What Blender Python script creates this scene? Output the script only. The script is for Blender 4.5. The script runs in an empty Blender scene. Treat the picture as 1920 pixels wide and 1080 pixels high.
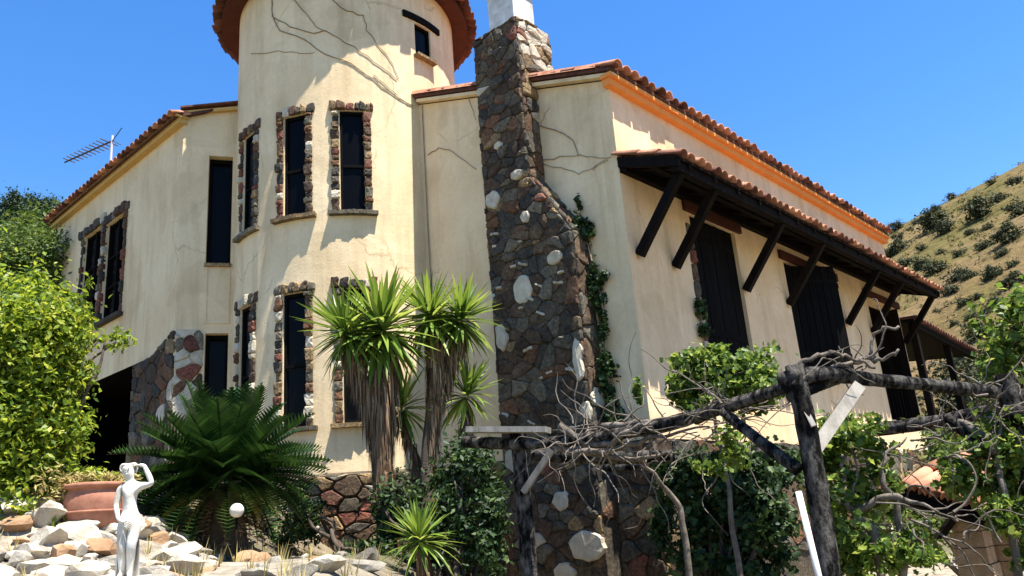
import bpy, math, random
import numpy as np
from mathutils import Matrix, Vector
random.seed(7); RNG = np.random.default_rng(11)
rad = math.radians
SC = bpy.context.scene
COL = SC.collection

# ------------------------------------------------------------------ camera
FPX = 1500.0                                   # focal length for a 1920 px wide frame
M = np.array([[0.9968874791596591, -0.07883751578214834, 0.0],
              [0.022506431760637567, 0.28459014468110977, 0.9583850531387627],
              [-0.07555669675220227, -0.9554020596877969, 0.2854787030939632]])
EYE = np.array([0, 0, 1.6])
cam = bpy.data.cameras.new('camera'); cam.lens = FPX / 1920 * 36; cam.sensor_width = 36
cam.clip_end = 3000; cam.clip_start = 0.05
cam_o = bpy.data.objects.new('camera', cam); COL.objects.link(cam_o)
rx, uy, bz = M[:, 0], -M[:, 1], -M[:, 2]
cam_o.matrix_world = Matrix(((rx[0], uy[0], bz[0], EYE[0]), (rx[1], uy[1], bz[1], EYE[1]), (rx[2], uy[2], bz[2], EYE[2]), (0, 0, 0, 1)))
SC.camera = cam_o

# ------------------------------------------------------------------ light and exposure
SUN_EL, SUN_AZ = rad(71.5), rad(53)            # azimuth measured from -Y (towards the viewer) to +X
sd = Vector((math.sin(SUN_AZ) * math.cos(SUN_EL), -math.cos(SUN_AZ) * math.cos(SUN_EL), math.sin(SUN_EL)))
w = bpy.data.worlds.new('World'); SC.world = w; w.use_nodes = True
wn = w.node_tree.nodes; wl = w.node_tree.links
sky = wn.new('ShaderNodeTexSky'); sky.sky_type = 'NISHITA'; sky.sun_disc = False
sky.sun_elevation = SUN_EL; sky.sun_rotation = math.atan2(sd.x, sd.y)
sky.altitude = 500; sky.air_density = 1.3; sky.dust_density = 0.15; sky.ozone_density = 5.0
hs = wn.new('ShaderNodeHueSaturation'); hs.inputs['Saturation'].default_value = 1.27; hs.inputs['Hue'].default_value = .507
wl.new(sky.outputs[0], hs.inputs['Color']); wl.new(hs.outputs[0], wn['Background'].inputs[0])
wn['Background'].inputs[1].default_value = 0.088
sun = bpy.data.lights.new('sun', 'SUN'); sun.energy = 5.0; sun.angle = rad(0.5); sun.color = (1, 0.95, 0.86)
sun_o = bpy.data.objects.new('sun', sun); COL.objects.link(sun_o)
sun_o.rotation_euler = sd.to_track_quat('Z', 'Y').to_euler(); sun_o.location = (20, -20, 60)
vs = SC.view_settings; vs.view_transform = 'Standard'; vs.look = 'None'; vs.gamma = 1; vs.use_curve_mapping = False
vs.exposure = 1.52

# ------------------------------------------------------------------ helpers
WLOC = {}
def V3(*a): return np.array(a, float)
def at(px, py, dist):                          # a point seen at this photo pixel, at this horizontal distance
    d = M @ np.array([px - 960, py - 540, FPX]); return EYE + d * dist / math.hypot(d[0], d[1])
def rnd(a, b): return random.uniform(a, b)
def tag(o, label=None, cat=None, group=None, kind=None):
    if label: o['label'] = label
    if cat: o['category'] = cat
    if group: o['group'] = group
    if kind: o['kind'] = kind
    return o
def link(o, parent, loc=None):
    COL.objects.link(o)
    if parent is not None:
        o.parent = parent; WLOC[o.name] = WLOC[parent.name]
    else:
        WLOC[o.name] = V3(0, 0, 0) if loc is None else V3(*loc); o.location = WLOC[o.name]
    return o
def empty(name, loc, label, cat, group=None):
    o = bpy.data.objects.new(name, None); link(o, None, loc); o.empty_display_size = 0.3
    return tag(o, label, cat, group)
def mesh_data(name, V, F, mats, smooth=False, mi=None):
    me = bpy.data.meshes.new(name)
    V = np.asarray(V, float)
    if isinstance(F, np.ndarray):
        n, k = F.shape
        me.vertices.add(len(V)); me.vertices.foreach_set('co', V.ravel().astype(np.float32))
        me.loops.add(n * k); me.loops.foreach_set('vertex_index', F.ravel().astype(np.int32))
        me.polygons.add(n); me.polygons.foreach_set('loop_start', np.arange(0, n * k, k, dtype=np.int32))
        me.update(calc_edges=True)
    else:
        me.from_pydata(V.tolist(), [], F); me.update()
    for m in (mats if isinstance(mats, (list, tuple)) else [mats]): me.materials.append(m)
    if mi is not None: me.polygons.foreach_set('material_index', mi)
    if smooth: me.polygons.foreach_set('use_smooth', [True] * len(me.polygons))
    return me
def mesh(name, V, F, mats, parent=None, smooth=False, loc=None, mi=None):
    V = np.asarray(V, float)
    base = WLOC[parent.name] if parent is not None else (V3(0, 0, 0) if loc is None else V3(*loc))
    o = bpy.data.objects.new(name, mesh_data(name, V - base, F, mats, smooth, mi))
    return link(o, parent, base)
def inst(name, me, mw, parent):
    o = bpy.data.objects.new(name, me); link(o, parent)
    o.matrix_basis = Matrix.Translation(Vector(-WLOC[parent.name])) @ mw
    return o
def frame(o, x, y, z, s=(1, 1, 1)):
    return Matrix(((x[0]*s[0], y[0]*s[1], z[0]*s[2], o[0]), (x[1]*s[0], y[1]*s[1], z[1]*s[2], o[1]), (x[2]*s[0], y[2]*s[1], z[2]*s[2], o[2]), (0, 0, 0, 1)))
def norm(v): v = np.asarray(v, float); return v / (np.linalg.norm(v) + 1e-12)
class MB:                                      # collects shapes into one mesh
    def __init__(s): s.V = []; s.F = []
    def add(s, V, F):
        k = len(s.V); s.V.extend([tuple(v) for v in V]); s.F.extend([tuple(i + k for i in f) for f in F]); return s
    def box(s, c, x, y, z):                    # centre and three half-extent vectors
        c, x, y, z = map(np.asarray, (c, x, y, z)); P = []
        for a in (-1, 1):
            for b in (-1, 1):
                for d in (-1, 1): P.append(c + a * x + b * y + d * z)
        F = [(0, 1, 3, 2), (4, 6, 7, 5), (0, 4, 5, 1), (2, 3, 7, 6), (0, 2, 6, 4), (1, 5, 7, 3)]
        if np.dot(np.cross(x, y), z) < 0: F = [f[::-1] for f in F]
        return s.add(P, F)
    def tube(s, pts, rs, n=6, cap=True, jit=0.0):
        V, F = tube(pts, rs, n, cap, jit); return s.add(V, F)
    def build(s, name, mat, parent=None, smooth=False, loc=None): return mesh(name, s.V, s.F, mat, parent, smooth, loc)
def tube(pts, rs, n=6, cap=True, jit=0.0):
    pts = np.asarray(pts, float); k = len(pts)
    rs = np.full(k, rs) if np.isscalar(rs) else np.interp(np.linspace(0, 1, k), np.linspace(0, 1, len(rs)), rs)
    T = np.gradient(pts, axis=0); V = []; F = []
    u = np.cross(T[0], (0.3, 0.2, 1.0)); u = norm(u if np.linalg.norm(u) > 1e-6 else (1, 0, 0))
    g_ = [random.uniform(-jit, jit) for _ in range(n)]; sw = 0.0     # grooves that drift along the length, slow swelling
    for i in range(k):
        t = norm(T[i]); u = norm(u - t * (u @ t)); v = np.cross(t, u)
        if jit: g_ = [.82 * q + random.uniform(-jit, jit) * .5 for q in g_]; sw = .85 * sw + random.uniform(-jit, jit) * .25
        for j in range(n):
            a = 2 * math.pi * j / n; r = rs[i] * (1 + (g_[j] + sw if jit else 0))
            V.append(pts[i] + r * (math.cos(a) * u + math.sin(a) * v))
    for i in range(k - 1):
        for j in range(n):
            a, b = i * n + j, i * n + (j + 1) % n; F.append((a, b, b + n, a + n))
    if cap: F.append(tuple(range(n))[::-1]); F.append(tuple(range((k - 1) * n, k * n)))
    return V, F
def spline(P, sub=6):
    P = np.asarray(P, float); out = []
    Q = np.vstack([2 * P[0] - P[1], P, 2 * P[-1] - P[-2]])
    for i in range(1, len(Q) - 2):
        for t in np.linspace(0, 1, sub, endpoint=False):
            a, b, c, d = Q[i-1], Q[i], Q[i+1], Q[i+2]
            out.append(0.5 * (2*b + (c-a)*t + (2*a-5*b+4*c-d)*t*t + (3*b-a-3*c+d)*t**3))
    out.append(P[-1]); return np.array(out)
def lathe(prof, c, n=28):
    V = []; F = []
    for r, z in prof:
        for j in range(n): a = 2 * math.pi * j / n; V.append((c[0] + r*math.cos(a), c[1] + r*math.sin(a), c[2] + z))
    for i in range(len(prof) - 1):
        for j in range(n): a, b = i*n+j, i*n+(j+1) % n; F.append((a, b, b+n, a+n))
    return V, F
def vnoise(x, y, s=1.0):
    x = np.asarray(x) * s; y = np.asarray(y) * s
    return (np.sin(x*1.3+1.7*np.sin(y*.7+.3)) + np.sin(y*1.7-1.1*np.sin(x*.9+2)) + .5*np.sin(2.9*x+1.3*y+1) + .5*np.sin(3.1*y-2.3*x+4)) / 3

# ------------------------------------------------------------------ materials
def newmat(name):
    m = bpy.data.materials.new(name); m.use_nodes = True; nt = m.node_tree
    return m, nt.nodes, nt.links, nt.nodes['Principled BSDF']
def ramp(N, stops):
    r = N.new('ShaderNodeValToRGB'); e = r.color_ramp.elements
    while len(e) < len(stops): e.new(0.5)
    for k, (p, c) in zip(e, stops): k.position = p; k.color = (*c, 1)
    return r
def noise(N, Lk, scale, detail=6, rough=.6, vec=None, dist=0.0):
    n = N.new('ShaderNodeTexNoise'); n.inputs['Scale'].default_value = scale; n.inputs['Detail'].default_value = detail
    n.inputs['Roughness'].default_value = rough; n.inputs['Distortion'].default_value = dist
    if vec is not None: Lk.new(vec, n.inputs['Vector'])
    return n
def wpos(N, Lk, sc=(1, 1, 1)):
    g = N.new('ShaderNodeNewGeometry'); mp = N.new('ShaderNodeMapping'); mp.inputs['Scale'].default_value = sc
    Lk.new(g.outputs['Position'], mp.inputs['Vector']); return mp.outputs[0]
def bump(N, Lk, h, b, strength=.4, dist=.02):
    n = N.new('ShaderNodeBump'); n.inputs['Strength'].default_value = strength; n.inputs['Distance'].default_value = dist
    Lk.new(h, n.inputs['Height']); Lk.new(n.outputs[0], b.inputs['Normal']); return n
def mixc(N, Lk, fac, a, b, mode='MIX'):
    x = N.new('ShaderNodeMix'); x.data_type = 'RGBA'; x.blend_type = mode
    for i, v in ((0, fac), (6, a), (7, b)):
        if isinstance(v, (int, float)): x.inputs[i].default_value = v
        elif isinstance(v, tuple): x.inputs[i].default_value = (*v, 1)
        else: Lk.new(v, x.inputs[i])
    return x.outputs[2]
def simple(name, c1, c2, scale=8, rough=.85, bs=.4, bd=.01, sc=(1, 1, 1), obj_var=0.0, spec=.3, detail=7, pos=(.3, .7)):
    m, N, Lk, b = newmat(name); v = wpos(N, Lk, sc)
    n = noise(N, Lk, scale, detail, .65, v); r = ramp(N, [(pos[0], c1), (pos[1], c2)]); Lk.new(n.outputs[0], r.inputs[0])
    col = r.outputs[0]
    if name.startswith(('stone_', 'mortar')) and name not in ('stone_white',):
        nb_ = noise(N, Lk, 2.3, 6, .65, v, .8); rb = ramp(N, [(.48, (0, 0, 0)), (.68, (.62, .62, .62))]); Lk.new(nb_.outputs[0], rb.inputs[0]); col = mixc(N, Lk, rb.outputs[0], col, (.155, .118, .072))
        nd_ = noise(N, Lk, 24, 6, .75, v); rd = ramp(N, [(.38, (.35, .33, .31)), (.62, (1.25, 1.22, 1.15))]); Lk.new(nd_.outputs[0], rd.inputs[0]); col = mixc(N, Lk, .9, col, rd.outputs[0], 'MULTIPLY')
    if obj_var:
        oi = N.new('ShaderNodeObjectInfo'); h = N.new('ShaderNodeHueSaturation')
        mr = N.new('ShaderNodeMapRange'); mr.inputs[3].default_value = 1 - obj_var; mr.inputs[4].default_value = 1 + obj_var
        Lk.new(oi.outputs['Random'], mr.inputs[0]); Lk.new(mr.outputs[0], h.inputs['Value']); Lk.new(col, h.inputs['Color']); col = h.outputs[0]
    Lk.new(col, b.inputs['Base Color']); b.inputs['Roughness'].default_value = rough
    b.inputs['Specular IOR Level'].default_value = spec
    n2 = noise(N, Lk, scale * 5, 6, .7, v); bump(N, Lk, n2.outputs[0], b, bs, bd); return m
def plaster(name, base, dark):
    m, N, Lk, b = newmat(name)
    v = wpos(N, Lk); vs_ = wpos(N, Lk, (1.0, 1.0, .12))
    n1 = noise(N, Lk, .9, 5, .6, v); n2 = noise(N, Lk, 2.6, 8, .65, vs_, .4); n3 = noise(N, Lk, 14, 6, .7, v)
    r1 = ramp(N, [(.35, dark), (.62, base)]); Lk.new(n1.outputs[0], r1.inputs[0])
    r2 = ramp(N, [(.30, (.74, .71, .65)), (.52, (1, 1, 1))]); Lk.new(n2.outputs[0], r2.inputs[0])
    c = mixc(N, Lk, .75, r1.outputs[0], r2.outputs[0], 'MULTIPLY')
    r3 = ramp(N, [(.3, (.9, .89, .87)), (.6, (1, 1, 1))]); Lk.new(n3.outputs[0], r3.inputs[0])
    c = mixc(N, Lk, .8, c, r3.outputs[0], 'MULTIPLY')
    np_ = noise(N, Lk, .55, 3, .5, v, .6); rp = ramp(N, [(.56, (1, 1, 1)), (.585, (.90, .885, .86))]); Lk.new(np_.outputs[0], rp.inputs[0]); c = mixc(N, Lk, .8, c, rp.outputs[0], 'MULTIPLY')
    dn = noise(N, Lk, 1.4, 5, .6, v); dm = N.new('ShaderNodeMix'); dm.data_type = 'VECTOR'; dm.inputs[0].default_value = .35; Lk.new(v, dm.inputs[4]); Lk.new(dn.outputs[1], dm.inputs[5])
    vo = N.new('ShaderNodeTexVoronoi'); vo.feature = 'DISTANCE_TO_EDGE'; vo.inputs['Scale'].default_value = .55; Lk.new(dm.outputs[1], vo.inputs['Vector'])
    rc = ramp(N, [(.0, (.62, .58, .50)), (.006, (1, 1, 1))]); Lk.new(vo.outputs[0], rc.inputs[0]); cm = ramp(N, [(.5, (0, 0, 0)), (.6, (.8, .8, .8))]); Lk.new(n1.outputs[0], cm.inputs[0]); c = mixc(N, Lk, cm.outputs[0], c, mixc(N, Lk, 1.0, c, rc.outputs[0], 'MULTIPLY'))
    Lk.new(c, b.inputs['Base Color']); b.inputs['Roughness'].default_value = .92; b.inputs['Specular IOR Level'].default_value = .15
    n4 = noise(N, Lk, 30, 8, .75, v); n5 = noise(N, Lk, 3, 4, .5, v)
    ad = N.new('ShaderNodeMath'); ad.operation = 'MULTIPLY_ADD'; Lk.new(n5.outputs[0], ad.inputs[0]); ad.inputs[1].default_value = 1.6; Lk.new(n4.outputs[0], ad.inputs[2])
    bump(N, Lk, ad.outputs[0], b, .45, .015); return m
def leafmat(name, dark, light, tip=None, transl=.35, rough=.45):
    m, N, Lk, b = newmat(name)
    g = N.new('ShaderNodeNewGeometry'); st = [(.0, dark), (.75, light)]
    if tip: st.append((.97, tip))
    r = ramp(N, st); 
    oi = N.new('ShaderNodeObjectInfo'); ad = N.new('ShaderNodeMath'); ad.operation = 'ADD'
    Lk.new(g.outputs['Random Per Island'], ad.inputs[0]); Lk.new(oi.outputs['Random'], ad.inputs[1])
    fr = N.new('ShaderNodeMath'); fr.operation = 'FRACT'; Lk.new(ad.outputs[0], fr.inputs[0]); Lk.new(fr.outputs[0], r.inputs[0])
    Lk.new(r.outputs[0], b.inputs['Base Color']); b.inputs['Roughness'].default_value = rough; b.inputs['Specular IOR Level'].default_value = .25
    t = N.new('ShaderNodeBsdfTranslucent'); h = N.new('ShaderNodeHueSaturation'); h.inputs['Value'].default_value = 1.7; h.inputs['Hue'].default_value = .485
    Lk.new(r.outputs[0], h.inputs['Color']); Lk.new(h.outputs[0], t.inputs[0])
    mx = N.new('ShaderNodeMixShader'); mx.inputs[0].default_value = transl
    Lk.new(b.outputs[0], mx.inputs[1]); Lk.new(t.outputs[0], mx.inputs[2]); Lk.new(mx.outputs[0], N['Material Output'].inputs[0]); return m

PLASTER = plaster('cream_plaster', (.82, .65, .41), (.72, .55, .33))
PLASTER_R = plaster('cream_plaster_warm_bounce', (.88, .64, .40), (.78, .54, .31))  # cream plaster; warm bounce off the awning tiles put into its colour
STONES = [simple('stone_slate', (.026, .022, .017), (.10, .088, .068), 9, .8, .9, .02, obj_var=.35),
          simple('stone_brown', (.045, .027, .016), (.14, .088, .052), 9, .85, .9, .02, obj_var=.35),
          simple('stone_rust', (.09, .04, .02), (.20, .10, .05), 8, .85, .9, .02, obj_var=.3),
          simple('stone_grey', (.085, .073, .052), (.21, .18, .13), 8, .85, .9, .02, obj_var=.3),
          simple('stone_ochre', (.20, .13, .06), (.36, .25, .13), 8, .85, .9, .02, obj_var=.25),
          simple('stone_white', (.36, .30, .21), (.58, .52, .40), 7, .9, .7, .02, obj_var=.12),
          simple('stone_red', (.12, .038, .024), (.25, .095, .06), 8, .85, .9, .02, obj_var=.3)]
MORTAR = simple('mortar', (.10, .085, .06), (.22, .19, .14), 12, .95, .8, .02)
MORTAR_D = simple('mortar_dark', (.04, .032, .022), (.11, .09, .064), 12, .95, .8, .02)
TILE = simple('terracotta_tile', (.26, .095, .05), (.52, .25, .145), 6, .85, .5, .01, obj_var=.35)
TILE_D = simple('terracotta_weathered', (.075, .028, .018), (.20, .08, .05), 6, .85, .5, .01, obj_var=.4)
FASCIA = simple('orange_cornice_paint', (.72, .25, .05), (.82, .32, .075), 3, .8, .3, .01)
OCHRE = simple('ochre_cornice_paint', (.50, .30, .09), (.62, .40, .14), 3, .8, .3, .01)
REDWOOD = simple('red_stained_wood', (.04, .010, .006), (.085, .02, .010), 5, .75, .4, .01, sc=(1, 1, 3))
DARKWOOD_SHADE = simple('dark_brown_wood_and_shade', (.004, .003, .0026), (.014, .0095, .007), 6, .7, .5, .01, sc=(1, 1, .2), obj_var=.3, spec=.06)  # dark timber; its colour also carries the shade of the porch recesses
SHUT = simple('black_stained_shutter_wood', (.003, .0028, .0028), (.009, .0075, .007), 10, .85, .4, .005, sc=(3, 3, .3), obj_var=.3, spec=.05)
LOG = simple('weathered_log_and_highlights', (.006, .005, .0045), (.36, .33, .29), 13, .95, 1.0, .08, sc=(1, 1, .5), pos=(.44, .80), detail=10, spec=.12)  # weathered patches, paled to stand in for sunlit highlights on the logs
PLANKW = simple('grey_bleached_plank', (.15, .13, .105), (.40, .37, .32), 7, .9, .6, .01, sc=(1, 1, .3))
DRYSTEM = simple('dry_vine_bark', (.045, .034, .026), (.20, .17, .135), 14, .95, .8, .01)
CREEP = simple('creeper_bark', (.20, .14, .09), (.34, .26, .18), 20, .95, .6, .01)
BARK = simple('tree_bark', (.05, .035, .025), (.13, .10, .075), 10, .95, .9, .02)
ROCKS = [simple('limestone_pale', (.30, .25, .18), (.60, .55, .45), 6, .95, .9, .02, obj_var=.15),
         simple('limestone_grey', (.16, .14, .11), (.34, .31, .25), 6, .95, .9, .02, obj_var=.2),
         simple('limestone_rust', (.22, .12, .06), (.40, .25, .14), 6, .95, .9, .02, obj_var=.2)]
STATUE = simple('white_painted_plaster', (.46, .40, .31), (.74, .72, .67), 9, .8, .5, .006)
POT = simple('pot_terracotta', (.20, .08, .05), (.40, .18, .11), 5, .85, .4, .008)
METAL = simple('grey_metal', (.5, .5, .5), (.65, .65, .65), 20, .45, .1, .002)
DARKMETAL = simple('dark_metal', (.03, .03, .035), (.08, .08, .09), 20, .5, .1, .002)
WHITEP = simple('white_paint', (.40, .38, .33), (.76, .75, .71), 4, .7, .2, .003)
SOIL = simple('dry_soil', (.10, .07, .04), (.24, .17, .10), 9, .95, .9, .03)
m, N, Lk, b = newmat('dark_window_glass'); b.inputs['Base Color'].default_value = (.003, .003, .0035, 1); b.inputs['Roughness'].default_value = .25; b.inputs['Specular IOR Level'].default_value = .06; GLASS = m
LEAF_BUSH = leafmat('leaf_yellow_green', (.05, .10, .010), (.19, .26, .02), (.36, .38, .04), .4)
LEAF_VINE = leafmat('leaf_vine', (.03, .065, .010), (.11, .175, .025), (.26, .31, .06), .4)
LEAF_DARK = leafmat('leaf_dark_glossy', (.008, .022, .007), (.028, .06, .014), (.07, .11, .03), .2, .55)
LEAF_YUC = leafmat('leaf_yucca', (.05, .10, .014), (.15, .23, .03), (.30, .36, .07), .3, .4)
LEAF_CYC = leafmat('leaf_cycad', (.007, .024, .006), (.022, .058, .010), (.035, .08, .014), .12, .35)
LEAF_CYCY = leafmat('leaf_cycad_yellowing', (.20, .20, .03), (.38, .34, .06), None, .25, .4)
LEAF_DEAD = leafmat('leaf_dead', (.07, .035, .018), (.24, .15, .08), (.36, .26, .16), .12, .8)
LEAF_TREE = leafmat('leaf_far_tree', (.025, .055, .010), (.085, .13, .02), (.15, .19, .035), .25, .6)
LEAF_PINE = leafmat('leaf_pine', (.012, .028, .012), (.03, .055, .02), None, .15, .6)
LEAF_SCRUB = leafmat('leaf_scrub', (.018, .026, .010), (.045, .055, .02), (.085, .085, .035), .15, .7)
LEAF_DRY = leafmat('leaf_dry_grass', (.22, .17, .06), (.42, .36, .14), None, .3, .8)

def ground_mat():
    m, N, Lk, b = newmat('dry_ground'); v = wpos(N, Lk)
    n = noise(N, Lk, 1.2, 8, .65, v); r = ramp(N, [(.3, (.06, .042, .025)), (.5, (.14, .105, .065)), (.7, (.26, .22, .15))]); Lk.new(n.outputs[0], r.inputs[0])
    n2 = noise(N, Lk, .35, 5, .6, v); r2 = ramp(N, [(.45, (0, 0, 0)), (.6, (1, 1, 1))]); Lk.new(n2.outputs[0], r2.inputs[0])
    c = mixc(N, Lk, r2.outputs[0], r.outputs[0], (.06, .065, .018))
    mp = N.new('ShaderNodeMapping'); mp.vector_type = 'TEXTURE'; mp.inputs['Location'].default_value = (-3.2, 6.2, 1.5); mp.inputs['Scale'].default_value = (2.4, 2.8, 4)
    g_ = N.new('ShaderNodeNewGeometry'); Lk.new(g_.outputs['Position'], mp.inputs['Vector']); ln = N.new('ShaderNodeVectorMath'); ln.operation = 'LENGTH'; Lk.new(mp.outputs[0], ln.inputs[0])
    ad = N.new('ShaderNodeMath'); ad.operation = 'ADD'; Lk.new(ln.outputs['Value'], ad.inputs[0]); Lk.new(n.outputs[0], ad.inputs[1])
    rm = ramp(N, [(.5, (1, 1, 1)), (.9, (0, 0, 0))]); dv = N.new('ShaderNodeMath'); dv.operation = 'MULTIPLY'; dv.inputs[1].default_value = .5; Lk.new(ad.outputs[0], dv.inputs[0]); Lk.new(dv.outputs[0], rm.inputs[0])
    n9 = noise(N, Lk, 5, 8, .7, v); r9 = ramp(N, [(.35, (.12, .095, .065)), (.65, (.38, .33, .25))]); Lk.new(n9.outputs[0], r9.inputs[0])
    c = mixc(N, Lk, rm.outputs[0], c, r9.outputs[0])
    mp2 = N.new('ShaderNodeMapping'); mp2.vector_type = 'TEXTURE'; mp2.inputs['Location'].default_value = (9.0, 10.0, .5); mp2.inputs['Scale'].default_value = (6.5, 7.5, 4)  # unseen pale earth, added to bounce light onto the right wall
    Lk.new(g_.outputs['Position'], mp2.inputs['Vector']); ln2 = N.new('ShaderNodeVectorMath'); ln2.operation = 'LENGTH'; Lk.new(mp2.outputs[0], ln2.inputs[0])
    rm2 = ramp(N, [(.75, (1, 1, 1)), (1.0, (0, 0, 0))]); Lk.new(ln2.outputs['Value'], rm2.inputs[0])
    c = mixc(N, Lk, rm2.outputs[0], c, r9.outputs[0]); Lk.new(c, b.inputs['Base Color']); b.inputs['Roughness'].default_value = .95
    n3 = noise(N, Lk, 9, 9, .7, v); bump(N, Lk, n3.outputs[0], b, .8, .06); return m
def hill_mat():
    m, N, Lk, b = newmat('dry_hillside'); v = wpos(N, Lk)
    n = noise(N, Lk, .055, 7, .62, v, .5); r = ramp(N, [(.30, (.06, .055, .018)), (.43, (.12, .10, .032)), (.55, (.17, .12, .055)), (.72, (.22, .155, .09))]); Lk.new(n.outputs[0], r.inputs[0])
    n2 = noise(N, Lk, .8, 9, .7, v); r2 = ramp(N, [(.32, (.42, .45, .36)), (.6, (1.05, 1.02, .95))]); Lk.new(n2.outputs[0], r2.inputs[0])
    c = mixc(N, Lk, .85, r.outputs[0], r2.outputs[0], 'MULTIPLY'); Lk.new(c, b.inputs['Base Color']); b.inputs['Roughness'].default_value = .97; b.inputs['Specular IOR Level'].default_value = .1
    bump(N, Lk, n2.outputs[0], b, .9, .6); return m
GROUND = ground_mat(); HILL = hill_mat()

# ------------------------------------------------------------------ house frame
AZ = rad(41.875)
R = V3(math.sin(AZ), math.cos(AZ), 0)          # along the long right-hand wall, away from the viewer
Lv = V3(-R[1], R[0], 0)                        # along the chimney wall, to the left
Z = V3(0, 0, 1)
C = V3(1.7116, 10.866, 0)                      # the corner between both walls
TC = V3(-3.171, 15.327, 0); TR = 2.284         # tower
K = V3(-6.31, 14.31, 0)                        # corner of the left wing
RW = V3(math.sin(rad(73)), math.cos(rad(73)), 0); RWN = V3(RW[1], -RW[0], 0)
def hp(l, r, z): return C + Lv * l + R * r + Z * z
fmap = lambda u, v, d=0: hp(u, -d, v)          # chimney wall: u leftwards, v height, d out of the wall
rmap = lambda u, v, d=0: hp(-d, u, v)          # right wall: u away from the viewer
lmap = lambda u, v, d=0: K + Lv * u - R * d + Z * v
wmap = lambda u, v, d=0: K + RW * u + RWN * d + Z * v
def tmap(u, v, d=0): a = rad(u); return TC + (TR + d) * V3(math.sin(a), -math.cos(a), 0) + Z * v

# ------------------------------------------------------------------ terrain
def sstep(a, b, x): t = np.clip((x - a) / (b - a), 0, 1); return t * t * (3 - 2 * t)
def gz(x, y):
    x = np.asarray(x, float); y = np.asarray(y, float)
    zl = np.interp(y, [-5, 2.5, 4, 5, 6, 7.5, 9, 13, 20, 30], [0, .3, .95, 1.28, 1.42, 1.46, 1.42, 1.35, 2.0, 2.6])
    zl = zl + sstep(-2.7, -4.6, x) * np.interp(y, [4, 5.8, 6.5, 7.1, 9, 13, 20], [0, .12, .42, .82, .92, 1.2, 1.0])
    zr = np.interp(y, [0, 6, 12, 30], [0, .1, .25, 1.0])
    q = sstep(.3, -1.9, x)
    z = zr * (1 - q) + zl * q
    z = z + sstep(-8, -14, x) * np.clip(y - 15, 0, 60) * .42 * sstep(14, 24, y)      # bank behind the left wing
    return z + .05 * vnoise(x, y, 1.6) + .10 * vnoise(x, y, .35) * sstep(6, 20, np.hypot(x, y))
def axis_pts(fine, far, nf, nr):
    a = np.linspace(-fine, fine, nf); b = fine + (far - fine) * (np.linspace(0, 1, nr)[1:] ** 2.2)
    return np.concatenate([-b[::-1], a, b])
ax = axis_pts(16, 900, 110, 26); ay = axis_pts(16, 900, 110, 26)
GX, GY = np.meshgrid(ax, ay); GZ = gz(GX, GY)
GZ = np.where(np.hypot(GX, GY) > 120, np.minimum(GZ, 30) * 0.6, GZ)
n0, n1 = len(ay), len(ax); I = np.arange(n0 * n1).reshape(n0, n1)
F = np.stack([I[:-1, :-1], I[:-1, 1:], I[1:, 1:], I[1:, :-1]], -1).reshape(-1, 4)
tag(mesh('ground', np.stack([GX, GY, GZ], -1).reshape(-1, 3), F, GROUND, smooth=True), kind='structure')
# hill on the right: a ridge with a slope that falls towards the house
HA, HB = at(1650, 448, 175), at(1925, 305, 165)
hd = norm((HB - HA) * V3(1, 1, 0)); hnrm = V3(hd[1], -hd[0], 0)
if hnrm @ (EYE - HA) < 0: hnrm = -hnrm
hlen = np.linalg.norm((HB - HA)[:2]); hslope = (HB[2] - HA[2]) / hlen
def hill_pt(t, s):                              # t along the ridge, s down the slope
    top = HA[2] + hslope * t
    top = np.where(t > hlen + 40, HA[2] + hslope * (hlen + 40) - (t - hlen - 40) * .1, top)
    top = np.maximum(top, 14)
    P = HA[:2][None] + hd[:2][None] * t[:, None] + hnrm[:2][None] * s[:, None]
    prof = np.where(s > 0, s * .50 + 2.0 * (np.exp(-s / 12) - 1), -s * .35)
    z = top - prof + 1.5 * vnoise(P[:, 0], P[:, 1], .06) * np.clip(np.abs(s) / 20, .12, 1) + .4 * vnoise(P[:, 0], P[:, 1], .3) * np.clip(np.abs(s) / 10, .15, 1)
    return np.column_stack([P, z])
ts = np.linspace(-130, 230, 130); ss = np.concatenate([np.linspace(-90, -4, 14), np.linspace(0, 150, 90)])
TT, S_ = np.meshgrid(ts, ss); HV = hill_pt(TT.ravel(), S_.ravel()); I = np.arange(TT.size).reshape(TT.shape)
F = np.stack([I[:-1, :-1], I[:-1, 1:], I[1:, 1:], I[1:, :-1]], -1).reshape(-1, 4)
tag(mesh('hill', HV, F, HILL, smooth=True), kind='structure')

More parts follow.
